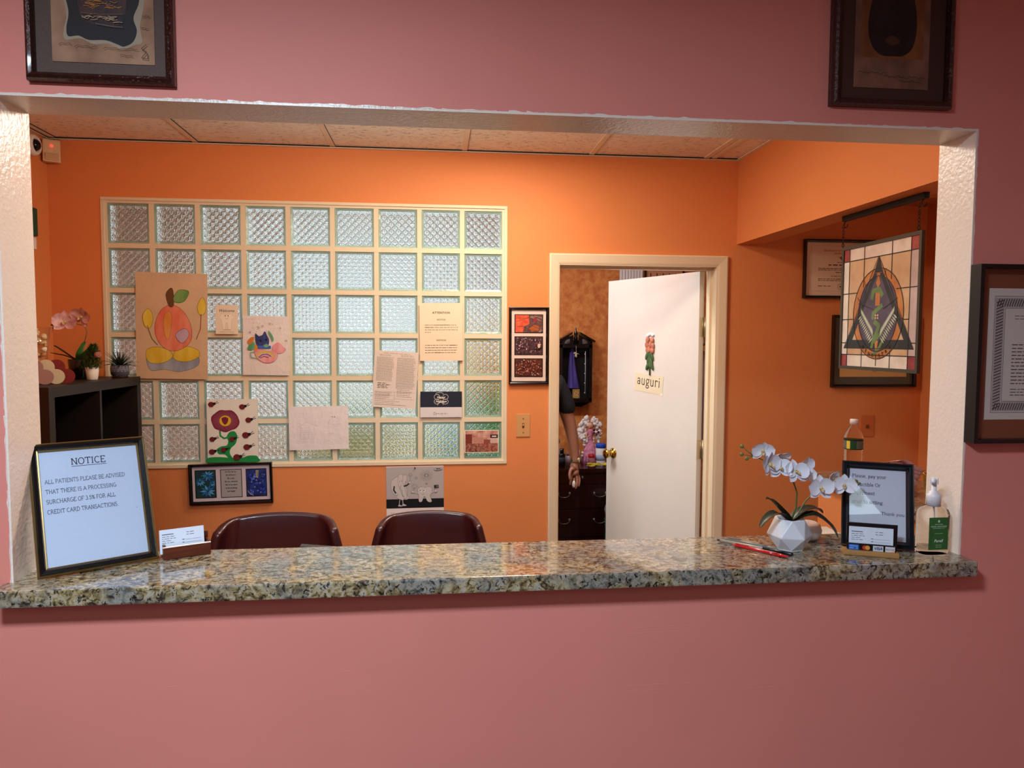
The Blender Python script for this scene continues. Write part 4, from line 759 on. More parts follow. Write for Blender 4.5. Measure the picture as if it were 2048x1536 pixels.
# hand sanitizer
SZ = M('clear_gel_plastic', '#fbf8f4', .05, trans=1, ior=1.16); PW = M('white_pump_plastic', '#e6e2e6', .35)
t = thing('sanitizer_bottle', 'clear pump bottle of hand sanitizer with a green label against the right jamb', 'bottle', (1.922, .018, CT), (0, 0, .02))
def rbox(prof, m, mb, n=24, p=3.2):                         # superellipse sections (hx, hy, z)
    vs = []; fs = []
    for hx, hy, z in prof:
        for k in range(n):
            a = 2 * PI * k / n; c_, s_ = math.cos(a), math.sin(a); vs.append((hx * abs(c_) ** (2 / p) * (1 if c_ >= 0 else -1), hy * abs(s_) ** (2 / p) * (1 if s_ >= 0 else -1), z))
    for i in range(len(prof) - 1):
        for k in range(n): fs.append((i * n + k, i * n + (k + 1) % n, (i + 1) * n + (k + 1) % n, (i + 1) * n + k))
    fs += [tuple(range(n))[::-1], tuple((len(prof) - 1) * n + k for k in range(n))]; mb.add(vs, fs, m, None, True)
m = MB(); rbox([(.030, .018, .0), (.034, .021, .003), (.034, .021, .008), (.034, .021, .080), (.034, .021, .092), (.030, .019, .100), (.020, .015, .106), (.012, .012, .110), (.012, .012, .114)], SZ, m); m.build('bottle_body', t)
m = MB(); m.lathe([(.0148, .108), (.0150, .128), (.0148, .134), (.010, .136), (.010, .140), (.0055, .141), (.005, .160), (0, .160)], PW, 28); m.box(-.008, .008, -.008, .007, .156, .171, PW, bev=.003); m.tube([(0, 0, .165), (0, -.012, .167), (0, -.020, .162)], [.005, .005, .0038], PW); m.tube([(0, 0, .108), (.002, 0, .01)], .0018, PW); m.build('pump', t, (0, 0, 0), (0, 0, -.75))
q = Sheet(.046, .072, M('green_label', '#2f6430', .45), .0005); LT = C('#b9d0ae'); q.blob([(.44, .12), (.5, .07), (.56, .12), (.5, .16)], LT); q.bars(.30, .22, .72, 1, .1, .0014, LT, 0, 2, .1); q.text('HAND SANITIZER', .5, .30, .0034, LT, 'c', bold=.02); q.bars(.2, .34, .8, 1, .1, .001, LT, 0, 3, .1); q.bars(.3, .5, .72, 1, .1, .001, LT, 0, 4, .1)
for r in (.10, .17, .24, .32): q.ell(.5, .72, r, r * .62, None, ink=C('#578f50'), w=.0005); q.ell(.2, .12, r * .6, r * .38, None, ink=C('#578f50'), w=.0005)
q.text('Purell', .5, .76, .0062, C('#e2e8dc'), 'c', bold=.02, shear=.3); q.bars(.36, .86, .66, 2, .06, .001, LT, 0, 5, .1); q.build('label', t, (-.002, -.0222, .050))

# pens
def pen(name, label, a, b, z, body, tip, cap, writing=None, r=.004):
    a = Vector((a[0], a[1], CT + z)); b = Vector((b[0], b[1], CT + z)); L_ = (b - a).length; t = thing(name, label, 'pen', a, (0, 0, math.atan2(b.y - a.y, b.x - a.x)))
    m = MB(); m.tube([(L_ * .04, 0, 0), (L_ * .62, 0, 0), (L_ * .80, 0, 0)], [r * .9, r, r], body, 12); m.build('barrel', t)
    if cap: m = MB(); m.tube([(L_ * .62, 0, 0), (L_ * .985, 0, 0), (L_, 0, 0)], [r * 1.12, r * 1.12, r * .8], cap, 12); m.tube([(L_ * .64, -r * 1.1, r * .4), (L_ * .9, -r * 1.25, r * .5)], .0009, cap, 6); m.build('cap', t)
    else: m = MB(); m.tube([(L_ * .79, 0, 0), (L_ * .90, 0, 0), (L_ * .97, 0, 0), (L_, 0, 0)], [r, r * .8, r * .35, .0006], body, 12); m.build('tip', t)
    m = MB(); m.tube([(0, 0, 0), (L_ * .05, 0, 0)], r * .55, tip, 10); (not cap) and m.tube([(L_ * .06, -r * .3, r * 1.1), (L_ * .30, -r * .3, r * 1.25)], .001, tip, 6); m.build('clicker' if not cap else 'end_plug', t)
    if writing:
        P_, w_ = sans_text(writing[0], .0034, bold=.02); m = MB(); k = L_ * .36 / w_
        for row, (tx, yy) in enumerate(((0, .0012), (1, -.0024))):
            for q in P_: m.add([(L_ * .42 + p[0] * k, (p[1] * (.8) + yy) * .8, r + .0002 - abs((p[1] * .8 + yy)) * .25) for p in q], [list(range(len(q)))], writing[1])
        m.build('lettering', t)
pen('ballpoint_pen', 'red retractable pen with white lettering, nearest the front edge', (1.498, .109), (1.581, .003), .0042, M('red_plastic', '#c01c22', .25, coat=.3), M('red_plastic'), None, ('PRIME RX PHARMACY', C('#f0c9c6')))
pen('ballpoint_pen', 'clear barrelled pen with a black cap behind the red pen', (1.478, .150), (1.598, .022), .0045, M('frosted_clear_plastic', '#c9bfae', .3, alpha=1, trans=.5), M('black_plastic', '#141418', .3), M('black_plastic'), None, .0038)
pen('ballpoint_pen', 'grey pen lying behind the clear pen, beside the white vase', (1.500, .158), (1.585, .063), .0042, M('grey_plastic', '#7b766e', .35), M('grey_plastic'), None)

# white orchid in a faceted pot
ST = M('orchid_stem_green', '#5c6132', .5); LFM = M('dark_orchid_leaf', '#2a2f22', .4, mottle=.15, mscale=30); CER = M('speckled_white_ceramic', '#d6d6de', .35, c2='#dcdce2', mscale=9); BUD = M('green_bud', '#6c7238', .5)
def petal(mb, T, ln, wd, m, cup=.25, n=6, wav=.12, tip=.75):
    vs = []; fs = []
    for i in range(n + 1):
        s_ = i / n; half = wd / 2 * (math.sin(PI * min(1, s_ * .93 + .07)) ** tip); y = -cup * ln * (s_ ** 2 * .6)
        for j in range(-3, 4): vs.append((half * j / 3, y - abs(j / 3) ** 2 * cup * half * .8 + wav * half * math.sin(s_ * 9 + j) * .2, s_ * ln))
    for i in range(n):
        for j in range(6): a_ = i * 7 + j; fs.append((a_, a_ + 1, a_ + 8, a_ + 7))
    mb.add(vs, fs, m, T, True)
def orchid_flower(parent, loc, rot, sz, pm, lm, seed=0):
    R = random.Random(seed); mb = MB(); J = lambda a: a + R.uniform(-.15, .15)
    for a_ in (0, 2.25, -2.25): petal(mb, Matrix.Rotation(J(a_), 4, 'Y') @ Matrix.Translation((0, .0015, 0)) @ Matrix.Rotation(R.uniform(-.2, .35), 4, 'X'), sz * .52, sz * .34, pm, .3)
    for a_ in (1.25, -1.25): petal(mb, Matrix.Rotation(J(a_), 4, 'Y') @ Matrix.Rotation(R.uniform(-.1, .3), 4, 'X'), sz * .52, sz * .62, pm, .35, tip=.55)
    for a_, l in ((PI, .22), (PI - .9, .15), (PI + .9, .15)): petal(mb, Matrix.Rotation(a_, 4, 'Y') @ Matrix.Translation((0, -.003, 0)) @ Matrix.Rotation(.7, 4, 'X'), sz * l, sz * .14, lm, .5)
    mb.ball((0, -.004, .001), sz * .07, lm, 8)
    for k in range(3): mb.ball((R.uniform(-.003, .003), -.006, R.uniform(-.002, .003)), sz * .025, M('lip_speck', '#9a5a2c', .5), 6)
    o = mb.build('flower', parent, loc, rot); return o
def strap_leaf(mb, pts, wd, m, fold=.35):
    pts = [Vector(p) for p in pts]; P = []
    for i in range(len(pts) - 1):
        for t_ in range(4):
            a_, b_, c_, d_ = pts[max(0, i - 1)], pts[i], pts[i + 1], pts[min(len(pts) - 1, i + 2)]; u = t_ / 4
            P.append(.5 * ((2 * b_) + (c_ - a_) * u + (2 * a_ - 5 * b_ + 4 * c_ - d_) * u * u + (3 * b_ - a_ - 3 * c_ + d_) * u ** 3))
    P.append(pts[-1]); n = len(P); vs = []; fs = []
    for i, p in enumerate(P):
        d = (P[min(i + 1, n - 1)] - P[max(i - 1, 0)]).normalized(); s_ = d.cross(Vector((0, 0, 1)))
        s_ = s_.normalized() if s_.length > .05 else Vector((1, 0, 0)); nn = s_.cross(d); h = wd / 2 * (math.sin(PI * (.08 + .92 * i / (n - 1)) ** .8) ** .7)
        for j in (-1, -.5, 0, .5, 1): vs.append(p + s_ * h * j + nn * abs(j) * h * fold)
    for j_, sg in ((0, 1), (len(vs), -1)): pass
    k = len(vs); vs += [v_ - Vector((0, 0, .0009)) for v_ in vs]
    for i in range(n - 1):
        for j in range(4): a_ = i * 5 + j; fs += [(a_, a_ + 1, a_ + 6, a_ + 5), (k + a_ + 5, k + a_ + 6, k + a_ + 1, k + a_)]
    mb.add(vs, fs, m, None, True)
OX, OY = 1.630, .105
t = thing('potted_orchid', 'artificial white orchid in a faceted white pot on the granite', 'orchid', (OX - .012, OY - .028, CT))
bm = bmesh.new(); rg = []
for z, r, n, off in ((0, .030, 6, .2), (.004, .031, 6, .2), (.034, .050, 6, .72), (.072, .034, 6, .2), (.072, .029, 6, .2), (.060, .027, 6, .2)):
    rg.append([bm.verts.new((r * math.cos(off + 2 * PI * k / n), r * math.sin(off + 2 * PI * k / n), z)) for k in range(n)])
for i in range(len(rg) - 1):
    for k in range(6):
        a_, b_, c_, d_ = rg[i][k], rg[i][(k + 1) % 6], rg[i + 1][(k + 1) % 6], rg[i + 1][k]
        if i == 1: bm.faces.new((a_, b_, d_)); bm.faces.new((b_, c_, d_))
        elif i == 2: bm.faces.new((a_, b_, c_)) ; bm.faces.new((a_, c_, d_))
        else: bm.faces.new((a_, b_, c_, d_))
bm.faces.new(rg[0][::-1]); bm.faces.new(rg[-1]); bmesh.ops.recalc_face_normals(bm, faces=bm.faces); m = MB(); m.bm(bm, CER); o = m.build('pot', t); mods(o, bev=.0015)
m = MB(); m.lathe([(0, .066), (.027, .062)], C('#3a3026', .9), 12); m.build('soil', t)
for k, (pts, wd) in enumerate([([(0, 0, .066), (-.028, -.01, .092), (-.055, -.015, .118), (-.066, -.015, .120)], .026), ([(-.004, -.004, .066), (-.040, -.02, .088), (-.070, -.03, .078), (-.088, -.035, .060)], .028), ([(.004, .0, .066), (.030, .0, .086), (.060, .0, .092), (.078, 0, .081)], .036), ([(.006, -.006, .066), (.045, -.02, .082), (.078, -.03, .062), (.096, -.035, .032)], .038)]):
    m = MB(); strap_leaf(m, pts, wd, LFM); m.build('leaf', t)
def P3(px, pz, dy=0): return (px - OX, dy, pz - CT)
m = MB(); m.tube([(.001, 0, .06), P3(1.643, 1.30), P3(1.645, 1.335), P3(1.632, 1.37), P3(1.612, 1.385), P3(1.575, 1.405), P3(1.545, 1.42), P3(1.52, 1.435)], [.0024, .0022, .002, .002, .0018, .0015, .0012, .001], ST); m.build('stem', t)
m = MB(); m.tube([(.004, 0, .06), P3(1.648, 1.285), P3(1.665, 1.315), P3(1.69, 1.340), P3(1.72, 1.358), P3(1.755, 1.362), P3(1.785, 1.355)], [.002, .0019, .0017, .0016, .0014, .0012, .0009], ST); m.build('stem', t)
WPET = M('white_silk_petal', '#e3e0ea', .6, sheen=.2); LIP = M('cream_lip', '#d9c08a', .5)
for k, (x, z, y, rx, rz, sz) in enumerate([(1.556, 1.434, -.010, .25, -.3, .052), (1.566, 1.404, -.020, -.1, .6, .062), (1.600, 1.418, .004, .7, .2, .056), (1.598, 1.392, -.012, -.5, -.2, .054), (1.630, 1.386, -.020, -.35, .1, .058), (1.660, 1.398, -.004, .1, .3, .046), (1.672, 1.375, .004, -.1, -.6, .044),
                                           (1.690, 1.348, -.018, -.1, -.1, .060), (1.727, 1.368, .0, .2, .5, .044), (1.752, 1.352, -.010, -.1, -.5, .052)]):
    orchid_flower(t, P3(x, z, y), (rx, 0, rz), sz, WPET, LIP, k)
m = MB()
for x, z in ((1.512, 1.443), (1.512, 1.425), (1.524, 1.415)): m.ball(P3(x, z), .0046, BUD, 10); m.tube([P3(x, z), P3(1.540, 1.420)], .0009, ST, 6)
m.build('bud_spray', t)
m = MB()
for x, z in ((1.785, 1.360), (1.792, 1.354)): m.ball(P3(x, z), .0046, BUD, 10, (1.3, .8, .8))
m.build('bud_spray', t)
t = thing('small_pot', 'small round blush pot tucked behind the faceted orchid pot', 'pot', (1.700, .148, CT)); m = MB(); m.lathe([(0, 0), (.020, 0), (.029, .010), (.032, .024), (.028, .037), (.020, .043), (.018, .041), (.0, .038)], M('blush_ceramic', '#d8c2b8', .3), 32); m.build('pot_body', t)

# ------------------------------------------------------------------ on the side ledge
LZ = 1.166
t = thing('water_bottle', 'clear plastic water bottle with a green label on the side ledge', 'bottle', (2.292, .93, LZ), (0, 0, -.62)); PET = M('clear_bottle_plastic', '#ffffff', .03, trans=1, ior=1.16)
prof = [(0, .004), (.022, .001), (.029, .006), (.031, .014)]
for k in range(9): z = .02 + k * .012; prof += [(.0305, z), (.0288, z + .006)]
prof += [(.0295, .126), (.0318, .132), (.0318, .166), (.0320, .170), (.029, .182), (.022, .200), (.014, .212), (.0118, .216), (.0118, .222)]
m = MB(); m.lathe(prof, PET, 36); m.build('bottle_body', t)
m = MB(); m.lathe([(0, .238), (.0125, .238), (.0138, .235), (.0138, .220), (.012, .220)][::-1], M('white_cap', '#e6ddda', .4), 28); m.build('cap', t)
lb = MB(); n = 48
for k in range(n):
    a0, a1 = 2 * PI * k / n, 2 * PI * (k + 1) / n; am = math.degrees((a0 + a1) / 2) - 268
    am = (am + 180) % 360 - 180; c_ = '#e2c84a' if -36 < am < -12 else ('#1f4a2a' if -36 < am < 22 else '#66685e')
    lb.add([(.0325 * math.cos(a), .0325 * math.sin(a), z) for z in (.133, .165) for a in (a0, a1)], [(0, 1, 3, 2)], C(c_, .4), None, True)
for z in (.132, .163): lb.lathe([(.0327, z), (.0327, z + .003)], C('#16301c', .4), 48)
lb.build('label', t); q = Sheet(.006, .009, C('#a8a49c')); q.bars(.1, .2, .9, 3, .28, .001, C('#4a4a46'), 0, 2, .3)

PKP = M('pink_printed_paper', '#e0a9a0', .8, bump=.001, bscale=60); 
t = thing('paper_bundle', 'curling bundle of pink printed papers behind the black framed notice', 'papers', (2.36, .765, LZ + .012))
for k in range(4):
    vs = []; fs = []; n = 10
    for i in range(n + 1):
        u = i / n; x = -.045 + u * .10; z = .112 - k * .012 - .03 * u * u * (1 + .2 * k) + .006 * math.sin(u * 6 + k)
        vs += [(x, -.05 + k * .012, z), (x + .01, .05, z - .02 - .03 * u)]
    for i in range(n): fs.append((i * 2, i * 2 + 2, i * 2 + 3, i * 2 + 1))
    m = MB(); m.add(vs, fs, PKP, None, True)
    for i in range(1, 9): p_ = Vector(vs[i * 2]); m.add([p_ + Vector((0, .003, .0005)), p_ + Vector((.004, .003, .0003)), p_ + Vector((.004, .010, -.0012)), p_ + Vector((0, .010, -.001))], [(0, 1, 2, 3)], C('#7a4a4a'))
    o = m.build('sheet', t); mods(o, solid=.0006)
GF = M('crinkled_gold_foil', '#b89a4a', .25, metal=.8, bump=.006, bscale=60)
t = thing('gold_basket', 'open gold foil basket standing on the side ledge by the right jamb', 'basket', (2.41, .61, LZ), (0, 0, .3))
m = MB(); m.box(-.045, .045, -.035, .035, 0, .004, GF); m.add([(-.045, -.035, 0), (.045, -.035, 0), (.055, -.042, .055), (-.055, -.042, .055), (-.045, .035, 0), (.045, .035, 0), (.055, .042, .10), (-.055, .042, .10)], [(0, 1, 2, 3), (4, 7, 6, 5), (0, 3, 7, 4), (1, 5, 6, 2)], GF); o = m.build('basket_body', t); mods(o, solid=.002)
R = random.Random(9); m = MB()
for k in range(7): m.ball((R.uniform(-.035, .035), R.uniform(-.025, .02), .03 + R.random() * .03), .014, M('wrapped_sweet_%d' % (k % 3), ('#c9b7a0', '#d87a52', '#8a7a4a')[k % 3], .35), 10, (1.2, .9, .7))
m.build('wrapped_sweets', t, kind='stuff')

# ------------------------------------------------------------------ stained glass under the header
CAME = M('dark_lead_came', '#2e2a22', .45, metal=.3); 
t = thing('stained_glass_panel', 'hanging stained glass panel with a dentistry emblem in a triangle', 'stained glass', (2.376, .945, 1.806), (0, 0, PI / 2 * -1))
# local x runs towards the camera (world -Y), local -y faces world -X
PWD, PHT = .455, .462
frame_ring(PWD, PHT, [(0, .006), (0, -.006), (.012, -.006), (.012, .006)], M('grey_lead_frame', '#4a463a', .5, metal=.3)).build('frame', t)
def OP(n, a, b): return M('opal_glass_' + n, a, .42, c2=b, mscale=14, bump=.0006, bscale=40)
s = Sheet(PWD - .022, PHT - .022, OP('amber', '#c09a72', '#cfae88'), .003)
s.rect(0, 0, 1, .105, OP('pearl', '#cdb5a6', '#dfd2c4')); s.rect(0, .90, 1, 1, OP('milky', '#d2c3b4', '#e4dccf')); s.rect(0, 0, .085, 1, OP('white', '#d5cdc6', '#e8dfd2')); s.rect(.90, 0, 1, 1, OP('mauve', '#b7a09c', '#cbb6b2'))
for a in ((0, 0, .085, .105), (.90, 0, 1, .105), (0, .90, .085, 1), (.90, .90, 1, 1)): s.rect(*a, OP('ruby', '#7a2430', '#a84a44'))
D = OP('smoke', '#1a1c1a', '#282a26'); VI = OP('violet', '#43384a', '#5c4e62'); OR = OP('orange', '#a9682e', '#c4803f')
s.ell(.5, .565, .335, .365, OR, 40); s.ell(.5, .565, .262, .305, VI, 40)
s.poly([(.5, .10), (.98 - .03, .84), (.05, .84)], D) if False else None
s.raw([[s.P(*q) for q in w_] for w_ in ([(.5, .10), (.44, .235), (.5, .235), (.56, .235)], [(.44, .235), (.035, .845), (.14, .80), (.485, .24)], [(.56, .235), (.965, .845), (.86, .80), (.515, .24)], [(.035, .845), (.965, .845), (.86, .775), (.14, .775)])], D)
s.poly([(.5, .235), (.53, .32), (.5, .36), (.47, .32)], OR)
s.rect(.47, .38, .53, .50, OR); s.poly([(.475, .78), (.525, .78), (.5, .92)], OR); SG = OP('snake_green', '#54703a', '#6d8a4c'); 
s.line([(.42, .44), (.44, .38), (.52, .37), (.56, .42)], .018, SG); s.line([(.56, .50), (.45, .56), (.44, .60)], .016, SG); s.line([(.47, .63), (.53, .66), (.49, .74), (.45, .78)], .018, SG); s.line([(.56, .72), (.45, .80), (.44, .84)], .014, SG); s.line([(.60, .76), (.54, .84), (.46, .9)], .012, SG)
LG = OP('leaf', '#a9b59a', '#c3cdb4'); lf_ = []
for sg in (-1, 1):
    for k in range(12):
        cx, cz = .5 + sg * (.05 + k * .0145), .755 - k * .0165
        for dx_, dz_ in ((sg * .055, .050 - k * .001), (sg * .012, -.085 + k * .002)):
            a0, a1 = Vector(s.P(cx, cz)), Vector(s.P(cx + dx_, cz + dz_)); d = a1 - a0; n_ = Vector((-d.y, d.x)).normalized() * .0034; mid = (a0 + a1) / 2; lf_.append([tuple(a0), tuple(mid + n_), tuple(a1), tuple(mid - n_)])
s.raw(lf_, LG); s.raw([[s.P(.47 + .03 * i, .57 + .022 * j), s.P(.49 + .03 * i, .57 + .022 * j), s.P(.49 + .03 * i, .585 + .022 * j), s.P(.47 + .03 * i, .585 + .022 * j)] for i in range(2) for j in range(2)], OP('gold', '#c49a6a', '#d8b48a'))
K = CAME
s.lines([[(0, .105), (1, .105)], [(0, .90), (1, .90)], [(.085, 0), (.085, 1)], [(.90, 0), (.90, 1)], [(.30, 0), (.30, .34)], [(.67, 0), (.67, .30)], [(0, .38), (.22, .38)], [(.74, .38), (1, .38)], [(.085, .60), (.165, .60)], [(.835, .62), (.90, .62)], [(0, .80), (.06, .80)], [(.90, .80), (1, .80)], [(.30, .86), (.30, 1)], [(.68, .86), (.68, 1)], [(.5, .93), (.5, .985)], [(0, .60), (.085, .60)]], .0032, K)
s.ell(.5, .565, .335, .365, None, 44, K, .003); s.ell(.5, .565, .262, .305, None, 44, K, .0026); s.lines([[(.30, .50), (.22, .42)], [(.24, .47), (.45, .53)], [(.76, .45), (.58, .53)], [(.17, .64), (.24, .64)], [(.76, .62), (.83, .61)], [(.30, .27), (.33, .33)], [(.60, .21), (.58, .28)]], .0022, K)
s.lines([[(.035, .845), (.5, .10), (.965, .845), (.035, .845)]], .0022, K)
for k, ch in enumerate('DENTISTRY'):
    a_ = math.radians(-38 + k * 9.5) ; s.text(ch, .5 + .30 * math.sin(a_), .575 + .345 * math.cos(a_), .0125, C('#2a1c12'), 'c', bold=.02, rot=a_ * .95)
s.build('glass_panes', t, (0, -.001, 0))
t = thing('hanging_rod', 'black metal rod fixed under the orange header with hooks', 'rod', (2.388, .96, ZH - .012), (0, 0, PI / 2)); IR = M('black_iron', '#15100e', .5, metal=.4)
m = MB(); m.box(-.235, .235, -.010, .010, -.008, .012, IR, bev=.003); m.build('rod', t)
for x in (-.222, .222): m = MB(); m.tube([(x, 0, -.006)] + [(x + .012 * math.sin(a_) * (1 if x < 0 else 1), 0, -.020 + .012 * math.cos(a_)) for a_ in [k * PI / 6 for k in range(0, 10)]], .002, IR, 6); m.build('hook', t)
for lab, y in (('far chain holding the left corner of the stained glass', 1.178), ('near chain holding the right corner of the stained glass', .742)):
    m = MB(); z = 2.125; k = 0
    while z > 2.055:
        T_ = Matrix.Translation((2.376, y, z - .006)) @ Matrix.Rotation(k * PI / 2, 4, 'Z'); m.tube([(.0035 * math.cos(a_), 0, .0075 * math.sin(a_)) for a_ in [j * 2 * PI / 10 for j in range(11)]], .0011, M('rusty_chain', '#3a1710', .5, metal=.5), 5, T_, False); z -= .0115; k += 1
    m.tube([(2.376, y + .006 * math.cos(a_), 2.047 + .007 * math.sin(a_)) for a_ in [j * 2 * PI / 12 for j in range(13)]], .0015, IR, 5, None, False)
    o = m.build('hanging_chain'); o['label'] = lab; o['category'] = 'chain'

# ------------------------------------------------------------------ reception furniture
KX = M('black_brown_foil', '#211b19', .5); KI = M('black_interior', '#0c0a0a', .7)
t = thing('cube_bookcase', 'black brown cube bookcase along the left orange wall', 'bookcase', (-.725, 1.585, 0), (0, 0, PI / 2)); bw, bd, bh = .39, .195, 1.507   # local x = world Y, local -y = world +X
m = MB()
for a in ((-bw, bw, bh - .038, bh), (-bw, bw, 0, .038)): m.box(a[0], a[1], -bd, bd, a[2], a[3], KX, bev=.0015)
for a in ((-bw, -bw + .038), (bw - .038, bw)): m.box(a[0], a[1], -bd, bd, .038, bh - .038, KX)
m.build('case', t); m = MB(); m.box(-.008, .008, -bd + .001, bd - .01, .038, bh - .038, KX); m.build('upright_divider', t); m = MB()
for k in (1, 2, 3): z = .038 + k * (bh - .076) / 4; m.box(-bw + .038, bw - .038, -bd + .002, bd - .01, z - .008, z + .008, KX)
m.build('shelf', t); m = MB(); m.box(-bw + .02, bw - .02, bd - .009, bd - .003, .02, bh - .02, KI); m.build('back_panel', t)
BT_ = 1.507
for nm, col, dx, dy in (('dark red cloud shaped ornament, rearmost of the three lobed boards', '#7c1f1c', .032, .070), ('cream cloud shaped ornament between the mauve and dark red ones', '#cfc4a4', .012, .035), ('mauve cloud shaped ornament, frontmost of the three lobed boards', '#a87f78', -.010, 0)):
    m = MB(); cs = [(-.030, .028, .028), (.030, .028, .028), (-.002, .064, .028)]; pts = []
    for k in range(60):
        a_ = 2 * PI * k / 60; best = 0; c_, s_ = math.cos(a_), math.sin(a_)
        for cx, cz, r in cs:
            px, pz = cx, cz - .040; b_ = px * c_ + pz * s_; dd = b_ * b_ - (px * px + pz * pz - r * r)
            if dd > 0: best = max(best, b_ + math.sqrt(dd))
        pts.append((best * c_, max(0, .040 + best * s_)))
    vs = [(x, -.005, z) for x, z in pts] + [(x, .005, z) for x, z in pts]; n = 60; m.add(vs, [tuple(range(n)), tuple(range(2 * n - 1, n - 1, -1))] + [(k, n + k, n + (k + 1) % n, (k + 1) % n) for k in range(n)], M('ornament_' + col[1:], col, .6))
    o = m.build('cloud_ornament', None, (-.648 + dx, 1.36 + dy, BT_), (0, 0, .45)); o['label'] = nm; o['category'] = 'ornament'; o['group'] = 'lobed boards on the bookcase'
t = thing('shell_vase', 'glass vase filled with seashells half hidden by the left jamb', 'vase', (-.745, 1.52, BT_)); m = MB(); m.lathe([(.030, 0), (.040, .002), (.042, .03), (.046, .12), (.060, .215), (.058, .215), (.044, .12), (.038, .006), (0, .005)], GLASS, 32); m.build('glass', t)
R = random.Random(21); m = MB(); SC = [M('shell_' + c_[1:], c_, .4, mottle=.15, mscale=60) for c_ in ('#d6a468', '#e6cfa0', '#c98a58', '#e8dcc0')]
for k in range(70):
    z = .012 + R.random() * .195; r = (.028 + z * .10) * math.sqrt(R.random()); a_ = R.random() * 2 * PI; T_ = Matrix.Translation((r * math.cos(a_), r * math.sin(a_), z)) @ Euler((R.random() * 6, R.random() * 6, 0)).to_matrix().to_4x4(); sc = R.uniform(.008, .013)
    m.lathe([(0, 0), (sc, .002), (sc * 1.1, sc * .5), (sc * .7, sc * 1.1), (sc * .2, sc * 1.5), (0, sc * 1.6)], R.choice(SC), 9, T_)
m.build('seashells', t, kind='stuff')
# pink orchid
t = thing('potted_orchid', 'pink orchid in a black ribbed pot on the bookcase', 'orchid', (-.692, 1.76, BT_)); m = MB(); m.lathe([(0, 0), (.030, 0), (.032, .006), (.039, .04), (.042, .083), (.040, .084), (.037, .07), (0, .070)], M('black_glazed_pot', '#121012', .2, coat=.3), 32); m.build('pot', t)
GLF = M('fresh_orchid_leaf', '#4f7a34', .4, mottle=.15, mscale=20); DLF = M('deep_orchid_leaf', '#22301c', .4)
for pts, wd, mm in (([(0, 0, .07), (-.03, -.02, .10), (-.075, -.03, .135), (-.085, -.03, .142)], .026, DLF), ([(0, 0, .07), (-.04, -.01, .095), (-.085, -.02, .107), (-.105, -.02, .112)], .018, DLF), ([(0, 0, .07), (.015, -.015, .11), (.035, -.02, .150), (.040, -.02, .156)], .034, GLF), ([(.005, 0, .07), (.035, -.02, .10), (.070, -.03, .135), (.082, -.03, .140)], .034, GLF)):
    m = MB(); strap_leaf(m, pts, wd, mm); m.build('leaf', t)
m = MB(); m.tube([(.0, 0, .07), (.014, 0, .13), (.030, 0, .175), (.035, 0, .20), (.028, 0, .225), (-.005, -.01, .235), (-.05, -.01, .225), (-.09, -.01, .215), (-.10, -.01, .20)], [.0025, .0023, .002, .0018, .0016, .0015, .0012, .001, .0008], ST); m.build('stem', t)
PPET = M('pink_veined_petal', '#f0d0cc', .6, c2='#cf93a8', mscale=45, sheen=.2)
orchid_flower(t, (-.035, -.03, .238), (-.1, 0, .15), .098, PPET, LIP, 41); orchid_flower(t, (.030, -.03, .262), (.2, .4, -.2), .090, PPET, LIP, 44)
for x, z in ((-.075, .232), (-.095, .228), (-.09, .215)): m = MB(); m.ball((x, -.01, z), .006, BUD, 8, (1.5, .8, .8)); m.build('bud', t)
# little fir in a white pot
t = thing('potted_fir', 'tiny green fir with a glittery pink ball in a white pot', 'plant', (-.606, 1.685, BT_)); m = MB(); m.lathe([(0, 0), (.018, 0), (.020, .004), (.026, .052), (.024, .052), (.021, .045), (0, .044)], M('matt_white_pot', '#e6ddd4', .5), 28); m.build('pot', t)
R = random.Random(31); m = MB(); FG = [M('fir_green', '#3d5c2c', .6), M('fir_light_green', '#5c7c3a', .6)]
for k in range(1700):
    h = R.random(); z = .045 + h * .10; r = (.040 * (1 - h) ** .7 + .006) * R.uniform(.3, 1); a_ = R.random() * 2 * PI; p_ = Vector((r * math.cos(a_) - .004 + h * .012, r * math.sin(a_), z)); d = Vector((math.cos(a_) + R.uniform(-.4, .4), math.sin(a_) + R.uniform(-.4, .4), R.uniform(.1, 1.4))).normalized() * R.uniform(.010, .018); sd = Vector((-d.y, d.x, 0)).normalized() * .0022
    m.add([p_ - sd, p_ + sd, p_ + d], [(0, 1, 2)], R.choice(FG))
m.build('foliage', t, kind='stuff'); m = MB(); m.tube([(0, 0, .04), (.006, 0, .12)], .002, C('#5a3f28')); m.build('trunk', t)
m = MB(); m.ball((.032, -.018, .104), .0145, M('glittery_pink_ball', '#c98a80', .3, metal=.6, bump=.006, bscale=300), 18); m.build('glitter_ball', t)
